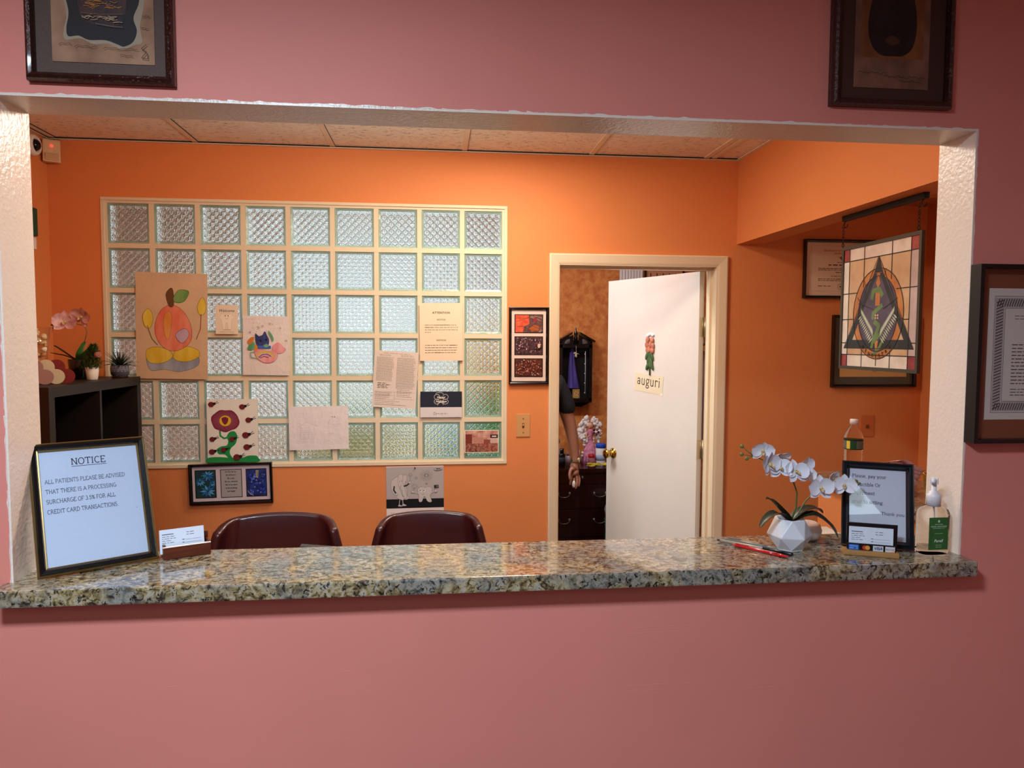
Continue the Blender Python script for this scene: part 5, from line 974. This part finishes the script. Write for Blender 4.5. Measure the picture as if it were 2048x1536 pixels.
# agave in a patterned pot
t = thing('potted_agave', 'spiky dark agave in a blue and white patterned pot', 'plant', (-.570, 1.86, BT_)); m = MB(); m.lathe([(0, .0), (.032, .0), (.034, .005), (.029, .008)], C('#2c1410', .4), 32); m.build('saucer', t)
m = MB(); m.lathe([(0, .006), (.029, .006), (.036, .016), (.038, .035), (.035, .056), (.033, .056), (.032, .048), (0, .046)], M('slate_blue_glaze', '#4a4e5c', .5), 40); pt_ = []
def rr(z): return .0295 + .0094 * math.sin(min(1, (z - .006) / .05) * PI * .62)
WL = C('#d6d6d8')
for row in range(3):
    for k in range(16):
        a_ = 2 * PI * (k + .5 * (row % 2)) / 16; zc = .016 + row * .014
        q = [(a_ + .17 * math.cos(b_), zc + .0066 * math.sin(b_)) for b_ in [j * 2 * PI / 8 for j in range(9)]]
        for i in range(8):
            (a0, z0), (a1, z1) = q[i], q[i + 1]; d_ = .00045; m.add([((rr(z) + .0008) * math.cos(a), (rr(z) + .0008) * math.sin(a), z + s_) for a, z, s_ in ((a0, z0, -d_), (a1, z1, -d_), (a1, z1, d_), (a0, z0, d_))], [(0, 1, 2, 3)], WL)
        m.add([((rr(zc) + .0008) * math.cos(a_ + da), (rr(zc) + .0008) * math.sin(a_ + da), zc + dz_) for da, dz_ in ((-.05, 0), (0, -.002), (.05, 0), (0, .002))], [(0, 1, 2, 3)], WL)
m.build('pot', t); R = random.Random(17); m = MB(); AG = M('dark_agave_leaf', '#232f28', .45)
for k in range(46):
    a_ = k * 2.4; el = 1.35 - (k / 46) * 1.15; ln = R.uniform(.07, .105) * (1 if k > 6 else .8); dr = .02 * (1.4 - el); p0 = Vector((0, 0, .046)); d = Vector((math.cos(a_) * math.cos(el), math.sin(a_) * math.cos(el), math.sin(el))); p1 = p0 + d * ln * .5; p2 = p0 + d * ln - Vector((0, 0, dr))
    m.tube([p0, p1, p2], [.0042, .0032, .0002], AG, 5, None, True, .45)
m.build('leaf_rosette', t)

LE = M('maroon_leather', '#3a1317', .32, coat=.25, bump=.0004, bscale=300); LE2 = M('maroon_leather_piping', '#4a1c1f', .3); CHR = M('chair_metal', '#8a8782', .3, metal=.9)
def chair(label, x, y, rz, dz):
    t = thing('tub_chair', label, 'chair', (x, y, dz), (0, 0, rz), 'maroon leather chairs behind the counter')
    def P(u, v, off=0):                                       # u -1..1 round the back, v 0..1 up
        z = .42 + v * (.605 - .022 * u * u - .02 * max(0, abs(u) - .72) / .28); fl = min(.034, (1 - v) * .16) * max(0, (abs(u) - .5) / .5); a = abs(u); x_ = (u if a < .8 else (1 if u > 0 else -1) * (.8 + (a - .8) * .35))
        xx = x_ * .213 + (1 if u > 0 else -1) * fl; yy = .20 + off - .03 * u * u - max(0, a - .62) ** 1.3 * .24 + (.5 - v) * -.06
        return (xx, yy, z)
    nu, nv = 44, 10; vs = []; fs = []
    for i in range(nu + 1):
        for j in range(nv + 1): vs.append(P(-1 + 2 * i / nu, j / nv))
    for i in range(nu):
        for j in range(nv): a = i * (nv + 1) + j; fs.append((a, a + nv + 1, a + nv + 2, a + 1))
    m = MB(); m.add(vs, fs, LE, None, True); o = m.build('backrest', t); q = o.modifiers.new('s', 'SOLIDIFY'); q.thickness = .030; q.offset = 0; q = o.modifiers.new('b', 'BEVEL'); q.width = .012; q.segments = 4; q.limit_method = 'ANGLE'
    for sg in (-1, 1): m = MB(); m.tube([Vector(P(sg * .80, v / 10)) + Vector((0, -.002, -.004)) for v in range(11)], .003, LE2, 6); m.build('piping', t)
    m = MB(); m.box(-.18, .18, -.25, .20, .40, .49, LE, bev=.03); m.build('seat', t)
    for sg in (-1, 1): m = MB(); m.box(sg * .205 - .025, sg * .205 + .025, -.24, .14, .42, .66, LE, bev=.025); m.build('armrest', t)
    m = MB(); m.tube([(0, 0, .10 - dz), (0, 0, .40)], .025, CHR, 16); m.build('gas_column', t)
    for k in range(5):
        a = 2 * PI * k / 5 + .3; c_, s_ = math.cos(a), math.sin(a); m = MB(); m.tube([(0, 0, .11 - dz), (.12 * c_, .12 * s_, .09 - dz), (.20 * c_, .20 * s_, .065 - dz)], [.022, .018, .013], C('#161416', .4), 8); o = m.build('leg', t)
        m = MB(); T_ = Matrix.Translation((.20 * c_, .20 * s_, .028 - dz)) @ Matrix.Rotation(a, 4, 'Z') @ Matrix.Rotation(PI / 2, 4, 'X'); m.lathe([(0, -.012), (.024, -.012), (.028, -.006), (.028, .006), (.024, .012), (0, .012)], C('#0e0d0e', .5), 16, T_); m.build('caster', o)
chair('maroon leather chair below the framed blue flower photos', .298, .80, .05, .065)
chair('maroon leather chair below the July calendar', .788, 1.07, -.02, -.005)

# desk under the counter with an open laptop whose lid just shows
DW = M('beige_laminate', '#b8a58c', .45)
t = thing('reception_desk', 'beige desk top standing behind the granite below its level', 'desk', (1.0, .33, 0)); m = MB(); m.box(-.96, .96, -.19, .19, .72, .75, DW, bev=.003); m.build('desk_top', t)
for x in (-.93, .93): m = MB(); m.box(x - .02, x + .02, -.17, .17, 0, .72, DW); m.build('side_panel', t)
t = thing('computer_monitor', 'dark monitor whose grey top corner shows above the granite before the left chair', 'monitor', (.59, .40, .75)); MP = M('dark_monitor_plastic', '#2a2c2e', .4)
m = MB(); m.box(-.11, .11, -.08, .08, 0, .012, MP, bev=.004); m.build('base', t); m = MB(); m.box(-.02, .02, -.01, .01, .01, .20, MP); m.build('stand', t)
m = MB(); m.box(-.155, .155, -.035, -.010, .13, .395, MP, T=Matrix.Rotation(.10, 4, 'Y'), bev=.003); o = m.build('screen_housing', t); m = MB(); m.box(-.145, .145, -.0102, -.0092, .14, .385, M('screen_glass', '#090a0c', .1), T=Matrix.Rotation(.10, 4, 'Y')); m.build('screen', t)
t = thing('white_dispenser', 'flat white lidded box peeking between the blush pot and the black frame', 'box', (1.80, .27, .75)); m = MB(); m.box(-.03, .045, -.04, .05, 0, .428, M('white_plastic'), bev=.004); m.build('box_body', t); m = MB(); m.box(-.035, .05, -.045, .055, .428, .438, M('white_plastic'), bev=.004); m.build('lid', t)

# door decorations
dv = Vector((.425, -.905, 0)).normalized(); hp = Vector((2.172, 2.142, 0)); nrm = Vector((-.905, -.425, 0)).normalized(); drz = math.atan2(dv.y, dv.x)
def on_door(s_, z, o=.0012): p = hp - dv * s_ + nrm * o; return (p.x, p.y, z)
s = Sheet(.232, .104, M('cream_note_paper', '#ddd0b4', .8, bump=.002, bscale=20), .0005); P_, w_ = serif_text('auguri', .052, .10, .07); k = .195 / w_; s.raw([[(a * k - .0975, b - .012) for a, b in q] for q in P_], C('#4a3a30')); s.poly([(.90, 1.0), (1.0, .86), (1.02, 1.04)], C('#f0e6cf'))
sheet_thing(s, 'paper_note', 'cream note reading auguri taped to the white door', 'note', on_door(.375, 1.437), drz, ry=.07)
t = thing('flower_sticker', 'hanging cut-out of peach tulips and green leaves above the auguri note', 'decoration', on_door(.365, 1.60, .004), (0, 0, drz)); t.scale = (1.45, 1.2, 1.22); PC = M('peach_tulip', '#c98468', .6, c2='#a85c48', mscale=60); R = random.Random(3)
m = MB()
for x, z in ((-.012, .068), (.012, .066), (-.016, .045), (.004, .048), (.016, .040), (-.004, .025), (.014, .020), (-.012, .022)): m.ball((x, -.003, z), .013, PC, 10, (.8, .35, 1.2))
m.build('tulips', t); m = MB(); GL_ = M('tulip_leaf', '#4a6a38', .6, c2='#2f4a2c', mscale=50)
for x, z, a in ((-.014, -.004, .3), (.012, -.006, -.3), (-.006, -.03, .1), (.010, -.034, -.2), (.0, -.012, 0), (-.010, -.052, .4), (.012, -.05, -.4)): m.ball((0, 0, 0), .020, GL_, 10, (.42, .2, 1.1), Matrix.Translation((x, -.003, z)) @ Matrix.Rotation(a, 4, 'Y'))
m.tube([(0, -.002, -.02), (.002, -.002, -.095)], .003, GL_, 6); m.build('leaves', t); m = MB(); [m.ball((x, -.002, z), .009, M('white_lace', '#e2e4e6', .6), 8, (1, .4, .8)) for x, z in ((-.014, .088), (0, .094), (.014, .090))]; m.build('lace_top', t)

# ------------------------------------------------------------------ back office seen through the doorway
MH = M('dark_mahogany', '#2a0d0b', .25, coat=.4, mottle=.2, mscale=8); PEW = M('aged_pewter', '#8f8a7e', .3, metal=.9)
t = thing('dresser', 'dark mahogany dresser with metal pulls against the sponged orange wall', 'dresser', (1.805, 3.52, 0)); m = MB(); m.box(-.42, .42, -.205, .22, .06, .78, MH); m.box(-.44, .44, -.225, .225, .78, .806, MH, bev=.004); m.box(-.41, .41, -.19, .2, 0, .06, MH); m.build('case', t)
for z0, z1, hs in ((.705, .772, (0,)), (.53, .70, (-.125, .125)), (.335, .525, (-.125, .125)), (.09, .33, (-.125, .125))):
    m = MB(); m.box(-.40, .40, -.214, -.2, z0, z1 - .006, MH, bev=.003); dr = m.build('drawer', t)
    for x in hs:
        m = MB(); z = z0 + (z1 - z0) * .62
        if len(hs) == 1: m.lathe([(0, 0), (.006, .0), (.006, .012), (.012, .018), (.008, .024), (0, .025)], PEW, 14, Matrix.Translation((-.0, -.212, z)) @ Matrix.Rotation(PI / 2, 4, 'X')); m.build('knob', dr)
        else:
            for sg in (-1, 1): m.ball((x + sg * .040, -.218, z), .011, PEW, 10)
            m.tube([(x + .040 * math.cos(a), -.226, z - .026 * math.sin(a)) for a in [k * PI / 10 for k in range(11)]], .003, PEW, 6); m.build('bail_pull', dr)
# wall curio cabinet
t = thing('curio_cabinet', 'black wall cabinet with a gabled top and purple cloth inside, on the sponged wall', 'cabinet', (1.822, YB, 1.24)); BL_ = M('black_lacquer'); m = MB()
m.box(-.12, -.105, -.10, 0, 0, .44, BL_); m.box(.105, .12, -.10, 0, 0, .44, BL_); m.box(-.12, .12, -.10, 0, -.012, .004, BL_); m.box(-.12, .12, -.012, 0, 0, .44, C('#0c090c', .6)); m.add([(-.11, -.10, -.012), (.11, -.10, -.012), (.05, -.07, -.045), (-.05, -.07, -.045), (-.11, 0, -.012), (.11, 0, -.012), (.05, 0, -.045), (-.05, 0, -.045)], [(0, 3, 2, 1), (0, 4, 7, 3), (1, 2, 6, 5), (3, 7, 6, 2)], BL_)
for sg in (-1, 1):
    vs = [(sg * .14, -.115, .425), (sg * .14, -.115, .437), (sg * .028, -.115, .50), (sg * .028, -.115, .486), (sg * .14, 0, .425), (sg * .14, 0, .437), (sg * .028, 0, .50), (sg * .028, 0, .486)]; m.add(vs, [(0, 1, 2, 3), (7, 6, 5, 4), (0, 4, 5, 1), (1, 5, 6, 2), (2, 6, 7, 3), (3, 7, 4, 0)], BL_)
    m.add([(sg * .12, -.10, .425), (sg * .02, -.10, .480), (sg * .02, -.10, .405), (sg * .12, -.10, .385)], [(0, 1, 2, 3)], BL_)
m.box(-.12, -.098, -.104, -.098, 0, .42, BL_); m.box(.098, .12, -.104, -.098, 0, .42, BL_); m.box(-.12, .12, -.104, -.098, .385, .41, BL_); m.box(-.12, .12, -.104, -.098, 0, .02, BL_); m.build('case', t)
m = MB(); m.lathe([(.012, .44), (.016, .455), (.010, .47), (.014, .485), (.011, .50), (.004, .515), (.006, .525), (0, .535)], BL_, 14, Matrix.Translation((0, -.09, 0))); m.build('finial', t)
for sg in (-1, 1):
    m = MB()
    for k in range(7): a = sg * (.15 + k * .22); m.tube([(sg * .045, -.103, .415), (sg * .045 + .040 * math.sin(a), -.106, .415 + .034 * math.cos(a))], [.0015, .0055], C('#4c4a4c', .35), 5)
    m.build('carved_fan', t)
PUR = M('purple_satin', '#4a3c8a', .4, c2='#2f2762', mscale=30, stretch=(1, 1, .15)); m = MB(); vs = []; fs = []
for i in range(9):
    for j in range(7): u = j / 6; v = i / 8; vs.append((-.055 + .02 * v - .02 * (1 - v) * u + u * (.03 + .085 * (1 - v) ** 1.2 * 1), -.06 + .012 * math.sin(j * 2.2 + v), .09 + .29 * v))
for i in range(8):
    for j in range(6): a = i * 7 + j; fs.append((a, a + 1, a + 8, a + 7))
m.add(vs, fs, PUR, None, True); m.build('purple_cloth', t)
m = MB(); R = random.Random(6)
for k in range(14): a = R.random() * 6; m.tube([(0, -.11, .345), (.022 * math.cos(a), -.115, .345 + .022 * math.sin(a) - .006)], [.004, .001], C('#b9a98e', .3), 5)
m.tube([(0, -.106, .40), (0, -.11, .345)], .0015, C('#8a8478')); m.build('tassel', t)
m = MB(); m.box(-.020, .032, -.090, -.084, .008, .085, C('#8a6a3c', .4)); m.box(-.012, .024, -.0915, -.090, .018, .074, M('gilt_plaque', '#c9a468', .4, c2='#4a3018', mscale=120)); m.build('gilt_picture', t)
m = MB(); m.tube([(.07, -.102, .05), (.07, -.102, .36)], .0022, C('#b9b9c4', .25), 6)
for k in range(5): m.ball((.066, -.103, .06 + k * .07), .004, C('#c9c9cc', .3), 6)
m.build('silver_edge', t)

def bottle(name, label, cat, x, y, prof, mat, cap, capprof, band=None, z=.806):
    t = thing(name, label, cat, (x, y, z)); m = MB(); m.lathe(prof, mat, 24); m.build('body', t); m = MB(); m.lathe(capprof, cap, 24); m.build('cap', t)
    if band: m = MB(); m.lathe([(band[0], band[1]), (band[0], band[2])], band[3], 24); m.build('label_band', t)
    return t
WP = M('white_jar_plastic', '#e2e2e4', .4); BKP = M('black_glass', '#0c0c10', .15)
bottle('storage_jar', 'wide white tub with a grey blue lid at the back left of the dresser', 'jar', 1.640, 3.60, [(0, 0), (.055, 0), (.057, .01), (.057, .13), (.05, .14)], WP, C('#7f93a4', .4), [(.055, .14), (.060, .142), (.060, .165), (.04, .185), (0, .188)], (.0575, .03, .07, C('#b9bcc4')))
bottle('dark_bottle', 'small black bottle in front of the white tub', 'bottle', 1.680, 3.40, [(0, 0), (.024, 0), (.025, .005), (.025, .085), (.012, .095)], BKP, BKP, [(.014, .095), (.015, .097), (.015, .125), (0, .126)], (.0254, .02, .065, C('#33343c')))
bottle('perfume_bottle', 'small lilac bottle just right of the black bottle', 'bottle', 1.728, 3.43, [(0, 0), (.018, 0), (.018, .06), (.008, .07)], C('#b9a6b8', .2), C('#8a6a7a', .3), [(.009, .07), (.009, .09), (0, .09)])
bottle('spray_bottle', 'tall pale clear bottle behind the watch hand', 'bottle', 1.800, 3.48, [(0, 0), (.022, 0), (.022, .12), (.012, .15)], GLASS, WP, [(.010, .15), (.010, .20), (0, .201)], (.0225, .02, .10, C('#d8ccd0')))
bottle('wipes_canister', 'white canister with a bright blue lid by the brass door knob', 'canister', 1.955, 3.40, [(0, 0), (.033, 0), (.034, .004), (.034, .125), (.03, .128)], WP, C('#2450c0', .35), [(.034, .128), (.0355, .13), (.0355, .152), (.03, .158), (0, .158)], (.0345, .04, .08, C('#9fb2d6')))
bottle('candy_jar', 'clear jar with a red lid below the feathered angel', 'jar', 1.890, 3.40, [(0, 0), (.026, 0), (.027, .05), (.022, .06)], M('pinkish_jar_glass', '#d8a0a8', .1, trans=.6), C('#b01824', .3), [(.024, .06), (.025, .062), (.025, .082), (0, .083)])
t = thing('yellow_packet', 'crumpled yellow wrapped packet at the front of the dresser', 'packet', (1.925, 3.345, .808)); m = MB(); R = random.Random(4)
for k in range(16): m.ball((R.uniform(-.07, .07), R.uniform(-.015, .015), R.uniform(.005, .025)), R.uniform(.010, .017), M('yellow_wrapper', '#d6c12a', .3, coat=.4) if k % 4 else M('clear_wrapper', '#e0d8c8', .2), 7, (1.5, .8, .5))
m.build('wrapper', t)
t = thing('angel_figurine', 'feathered angel doll in a pink dress holding dark roses on the dresser', 'figurine', (1.905, 3.52, .806)); DP = M('dusty_pink_cloth', '#b8628a', .7, c2='#d896b0', mscale=50); FT = M('white_feathers', '#e6dfe0', .9); SKD = M('doll_skin', '#d8a088', .5)
m = MB(); m.lathe([(0, 0), (.066, .0), (.060, .03), (.045, .09), (.030, .15), (.016, .185), (.022, .21), (.020, .235), (.010, .245)], DP, 22)
for k in range(16): a = k * .4; m.tube([(.064 * math.cos(a), .064 * math.sin(a), .0), (.03 * math.cos(a), .03 * math.sin(a), .14)], [.008, .003], DP, 5)
m.build('dress', t); m = MB(); m.ball((0, -.004, .268), .020, SKD, 14, (1, 1, 1.15)); m.tube([(-.022, -.005, .225), (-.038, -.03, .19), (-.01, -.045, .20)], .005, SKD, 6); m.tube([(.022, -.005, .225), (.040, -.03, .20), (.02, -.045, .215)], .005, SKD, 6); m.build('doll_body', t)
m = MB(); HR = M('doll_hair', '#8a5c3a', .6)
for k in range(14): a = k * .45; m.ball((.020 * math.cos(a), .006 + .012 * math.sin(a), .272 + .012 * math.sin(k * 1.3)), .009, HR, 7)
m.build('doll_hair', t)
for sg in (-1, 1):
    m = MB()
    for k in range(60):
        u = R.random(); a = R.uniform(-.7, 1.35); rr_ = .030 + .052 * math.sqrt(u); p0 = Vector((sg * rr_ * math.cos(a), .012 + R.uniform(-.012, .012), .235 + rr_ * 1.15 * math.sin(a))); m.ball(p0, R.uniform(.009, .015), FT, 7, (1, .7, R.uniform(.7, 1.5)))
    for k in range(22): p0 = Vector((sg * R.uniform(.02, .06), -.01 + R.uniform(-.01, .01), R.uniform(.04, .19))); m.ball(p0, R.uniform(.007, .013), FT, 6)
    m.build('feather_cluster', t, kind='stuff')
m = MB()
for k in range(9): m.ball((.034 + R.uniform(-.018, .018), -.045 + R.uniform(-.008, .008), .232 + R.uniform(-.018, .02)), .009, C('#5c1f2c') if k % 3 else C('#8a4a4a'), 7)
m.build('rose_bouquet', t)
t = thing('waste_bag', 'blue green printed bag with a clear plastic liner on the floor by the dresser', 'bag', (2.03, 3.10, 0), (0, 0, .2)); m = MB(); rbox([(.085, .07, 0), (.095, .08, .02), (.10, .085, .40), (.10, .085, .56)], M('printed_bag', '#2f4a6a', .5, c2='#4a7a4c', mscale=18), m, 28, 4); m.build('bag_body', t)
m = MB(); R = random.Random(8); rbox([(.102, .087, .50), (.108, .093, .57), (.098, .082, .60), (.06, .05, .61), (.02, .02, .60)], M('crumpled_clear_film', '#c9d2d6', .15, trans=.3, bump=.03, bscale=25), m, 28, 3); m.build('plastic_liner', t)
# high up behind the door: window blind and a framed picture
t = thing('vertical_blind', 'white vertical blind high behind the open door', 'blind', (2.24, YB - .03, 1.5)); 
for k in range(8): m = MB(); m.box(-.085 + k * .022, -.067 + k * .022, -.006, -.002, 0, .86, M('blind_white', '#d6dde6', .6), T=None); m.build('slat', t)
m = MB(); m.box(-.09, .09, -.02, .02, .86, .90, M('blind_white')); m.build('head_rail', t)
t = thing('framed_picture', 'tan picture with dark bars high behind the door beside the blind', 'picture', (2.50, YB - .001, 2.05)); frame_ring(.30, .34, [(0, 0), (0, -.02), (.012, -.02), (.012, 0)], C('#2a1a16', .4)).build('frame', t); s = Sheet(.28, .32, M('tan_print', '#b98a68', .7), .001)
for k in range(5): s.rect(.12 + k * .17, .1, .15 + k * .17, .5, C('#3a2a22'))
s.build('print', t, (0, -.006, 0))
t = thing('hanging_coat', 'pale lilac coat glimpsed in the gap behind the open door', 'coat', (2.44, 2.75, 0)); m = MB(); vs = []; fs = []
for i in range(9):
    for j in range(16): a = 2 * PI * j / 16; v = i / 8; r_ = (.10 + .06 * v) * (1 + .14 * math.sin(j * 3.1 + v)); vs.append((r_ * math.cos(a), r_ * .6 * math.sin(a), 1.62 - .62 * v))
for i in range(8):
    for j in range(16): fs.append((i * 16 + j, i * 16 + (j + 1) % 16, (i + 1) * 16 + (j + 1) % 16, (i + 1) * 16 + j))
m.add(vs, fs + [tuple(range(16))], M('pale_lilac_cloth', '#a898a4', .8), None, True); m.build('coat_body', t)
for sg in (-1, 1): m = MB(); m.tube([(sg * .08, 0, 1.58), (sg * .15, -.01, 1.35), (sg * .16, -.02, 1.05)], [.05, .045, .04], M('pale_lilac_cloth'), 10); m.build('sleeve', t)
m = MB(); m.tube([(-.12, 0, 1.60), (0, 0, 1.66), (.12, 0, 1.60)], .008, C('#3a2a20')); m.tube([(0, 0, 1.66), (0, .02, 1.72), (0, .0, 1.75)], .003, PEW, 6); m.build('hanger', t)
m = MB(); m.tube([(0, 0, 0), (0, 0, 1.70), (.0, -.03, 1.76)], .014, MH, 10); m.lathe([(0, 0), (.16, 0), (.16, .02), (.03, .05), (0, .05)], MH, 20); [m.tube([(0, 0, 1.66), (.06 * math.cos(a), .06 * math.sin(a), 1.72)], .006, MH, 6) for a in (0, 2.1, 4.2)]
o = m.build('coat_stand', None, (2.44, 3.02, 0)); o['label'] = 'dark wooden coat stand in the gap behind the open door'; o['category'] = 'coat stand'

# shelf of bright toys and folders just behind the glass blocks, seen only as blurred colour
t = thing('toy_shelf', 'low shelf behind the glass blocks carrying bright coloured toys', 'shelf', (.62, 2.56, 0)); m = MB(); m.box(-.66, .64, -.14, .14, .98, 1.0, CREAM); m.build('shelf_top', t)
for x in (-.65, .63): m = MB(); m.box(x - .01, x + .01, -.14, .14, 0, .98, CREAM); m.build('side_panel', t)
for lab, x0, x1, z0, z1, c_ in (('green toy blurred behind the right edge of the glass blocks', .99, 1.22, 1.0, 1.40, '#35b055'), ('yellow toy block blurred behind the right glass blocks', .99, 1.105, 1.401, 1.72, '#f2d21c'), ('orange red toy blurred behind the right glass blocks', 1.112, 1.22, 1.401, 1.52, '#d8502c'),
                                ('sky blue toy blurred behind the bottom right glass blocks', .84, .97, 1.0, 1.19, '#2fa4e0'), ('lime toy blurred behind the bottom of the glass blocks', .72, .83, 1.0, 1.17, '#c8dc3a'), ('pale green toy blurred behind the middle glass blocks', .12, .60, 1.0, 1.30, '#a9b888')):
    m = MB(); m.box(x0, x1, 2.48, 2.60, z0, z1, C(c_, .4), bev=.02); o = m.build('toy_block'); o['label'] = lab; o['category'] = 'toy'

# ------------------------------------------------------------------ person standing beside the doorway, only the arm in view
SK = M('skin', '#93624c', .5, bump=.0004, bscale=200)
pp = thing('person', 'person in a dark navy short sleeved shirt with an arm hanging, wearing a metal watch', 'person', (1.40, 2.95, 0))
def skin(name, pts, edges, mat, parent, sub=2):
    me = bpy.data.meshes.new(name); me.from_pydata([p[0] for p in pts], edges, []); o = bpy.data.objects.new(name, me); COL.objects.link(o); o.parent = parent; me.materials.append(mat)
    q = o.modifiers.new('k', 'SKIN'); q.use_smooth_shade = True
    for i, p in enumerate(pts):
        r = p[1]; me.skin_vertices[0].data[i].radius = r if isinstance(r, tuple) else (r, r)
    me.skin_vertices[0].data[0].use_root = True
    q = o.modifiers.new('u', 'SUBSURF'); q.levels = sub; q.render_levels = sub; return o
pts = [((0, 0, .95), (.12, .10)), ((0, 0, 1.15), (.15, .11)), ((0, .0, 1.35), (.17, .11)), ((0, .01, 1.47), .065), ((0, 0, 1.56), .055), ((0, -.01, 1.63), (.078, .09)), ((0, -.01, 1.74), (.062, .07)),
       ((.165, 0, 1.40), .055), ((.235, -.005, 1.20), .046), ((.250, -.01, 1.145), .043), ((.268, -.02, 1.05), .037), ((.283, -.035, .945), .0255), ((.278, -.04, .885), (.034, .018)), ((.272, -.045, .850), (.036, .016)),
       ((-.165, 0, 1.40), .055), ((-.225, -.0, 1.17), .045), ((-.24, -.02, .95), .028), ((-.24, -.03, .86), (.03, .018)),
       ((.075, 0, .88), .07), ((.085, -.01, .50), .055), ((.09, .02, .09), .04), ((.09, -.12, .03), .035), ((-.085, 0, .88), .09), ((-.095, -.01, .50), .06), ((-.10, .02, .09), .04), ((-.10, -.12, .03), .035)]
ed = [(0, 1), (1, 2), (2, 3), (3, 4), (4, 5), (5, 6), (2, 7), (7, 8), (8, 9), (9, 10), (10, 11), (11, 12), (12, 13), (2, 14), (14, 15), (15, 16), (16, 17), (0, 18), (18, 19), (19, 20), (20, 21), (0, 22), (22, 23), (23, 24), (24, 25)]
k = len(pts)
for x0, y0, j in ((.298, -.052, ((.303, -.058, .815), (.300, -.066, .790), (.294, -.072, .770))), (.285, -.056, ((.288, -.066, .805), (.282, -.078, .778), (.272, -.082, .758))), (.268, -.056, ((.268, -.070, .806), (.262, -.082, .784), (.256, -.084, .766))), (.252, -.050, ((.248, -.062, .812), (.244, -.072, .794), (.242, -.074, .780)))):
    ed.append((13, k)); pts.append(((x0, y0, .836), .0095))
    for q, r in zip(j, (.0088, .008, .0065)): pts.append((q, r)); ed.append((len(pts) - 2, len(pts) - 1))
    k = len(pts)
for q, r in (((.246, -.06, .875), .011), ((.236, -.076, .845), .0095), ((.240, -.086, .815), .0085)): ed.append((12 if len(pts) == k else len(pts) - 1, len(pts))); pts.append((q, r))
skin('body', pts, ed, SK, pp)
NVY = M('navy_shirt_cloth', '#07080f', .8, bump=.001, bscale=60)
sp_ = [((0, 0, .93), (.15, .12)), ((0, 0, 1.15), (.165, .125)), ((0, 0, 1.35), (.185, .125)), ((0, .01, 1.46), .085), ((.172, 0, 1.405), .072), ((.218, -.004, 1.29), .066), ((.245, -.006, 1.205), .060), ((-.172, 0, 1.405), .072), ((-.225, 0, 1.22), .062)]
skin('shirt', sp_, [(0, 1), (1, 2), (2, 3), (2, 4), (4, 5), (5, 6), (2, 7), (7, 8)], NVY, pp)
skin('trousers', [((0, 0, .95), (.13, .11)), ((.075, 0, .86), .085), ((.085, -.01, .50), .072), ((.09, .015, .10), .06), ((-.09, 0, .86), .095), ((-.097, -.01, .50), .078), ((-.10, .015, .10), .06)], [(0, 1), (1, 2), (2, 3), (0, 4), (4, 5), (5, 6)], C('#1c1e26', .8), pp)
m = MB(); m.ball((0, .02, 1.70), .105, C('#2a1c14', .7), 20, (.85, .95, 1.0)); m.build('hair', pp)
m = MB()
for sg in (-1, 1): m.ball((sg * .030, -.094, 1.675), .011, C('#e8e0da', .3), 10, (1.2, .5, .7)); m.ball((sg * .030, -.099, 1.675), .005, C('#2a1c14', .2), 8)
m.build('eyes', pp); m = MB(); m.tube([(0, -.095, 1.68), (0, -.116, 1.645), (0, -.098, 1.638)], [.006, .011, .008], SK, 8); m.build('nose', pp); m = MB(); m.tube([(-.024, -.093, 1.607), (0, -.102, 1.610), (.024, -.093, 1.607)], [.002, .006, .002], C('#8a4a40', .5), 8); m.build('mouth', pp)
for sg in (-1, 1): m = MB(); m.ball((sg * .083, .0, 1.655), .018, SK, 10, (.35, .7, 1.2)); m.build('ear', pp); m = MB(); m.box(sg * .10 - .05, sg * .10 + .05, -.19, .07, 0, .075, C('#121214', .4), bev=.02); m.build('shoe', pp)
m = MB(); SV = M('watch_steel', '#c9c0a8', .25, metal=.9); T_ = Matrix.Translation((.2835, -.035, .935)) @ Matrix.Rotation(-.10, 4, 'Y')
for k in range(20): a = 2 * PI * k / 20; m.box(-.0058, .0058, -.0028, .0028, -.0085, .0085, SV, T_ @ Matrix.Rotation(a, 4, 'Z') @ Matrix.Translation((0, -.0335, 0)))
m.lathe([(0, -.003), (.015, -.003), (.016, .002), (.014, .005), (0, .005)], SV, 20, T_ @ Matrix.Rotation(.5, 4, 'Z') @ Matrix.Translation((0, -.034, 0)) @ Matrix.Rotation(PI / 2, 4, 'X')); m.build('wrist_watch', pp)
m = MB(); m.ball((1.40 + .262, 2.95 - .088, .790), .014, M('crumpled_tissue', '#e6dede', .8, bump=.01, bscale=80), 10, (.8, .5, 1.6)); o = m.build('tissue'); o['label'] = 'scrap of white tissue pinched in the hanging hand'; o['category'] = 'tissue'
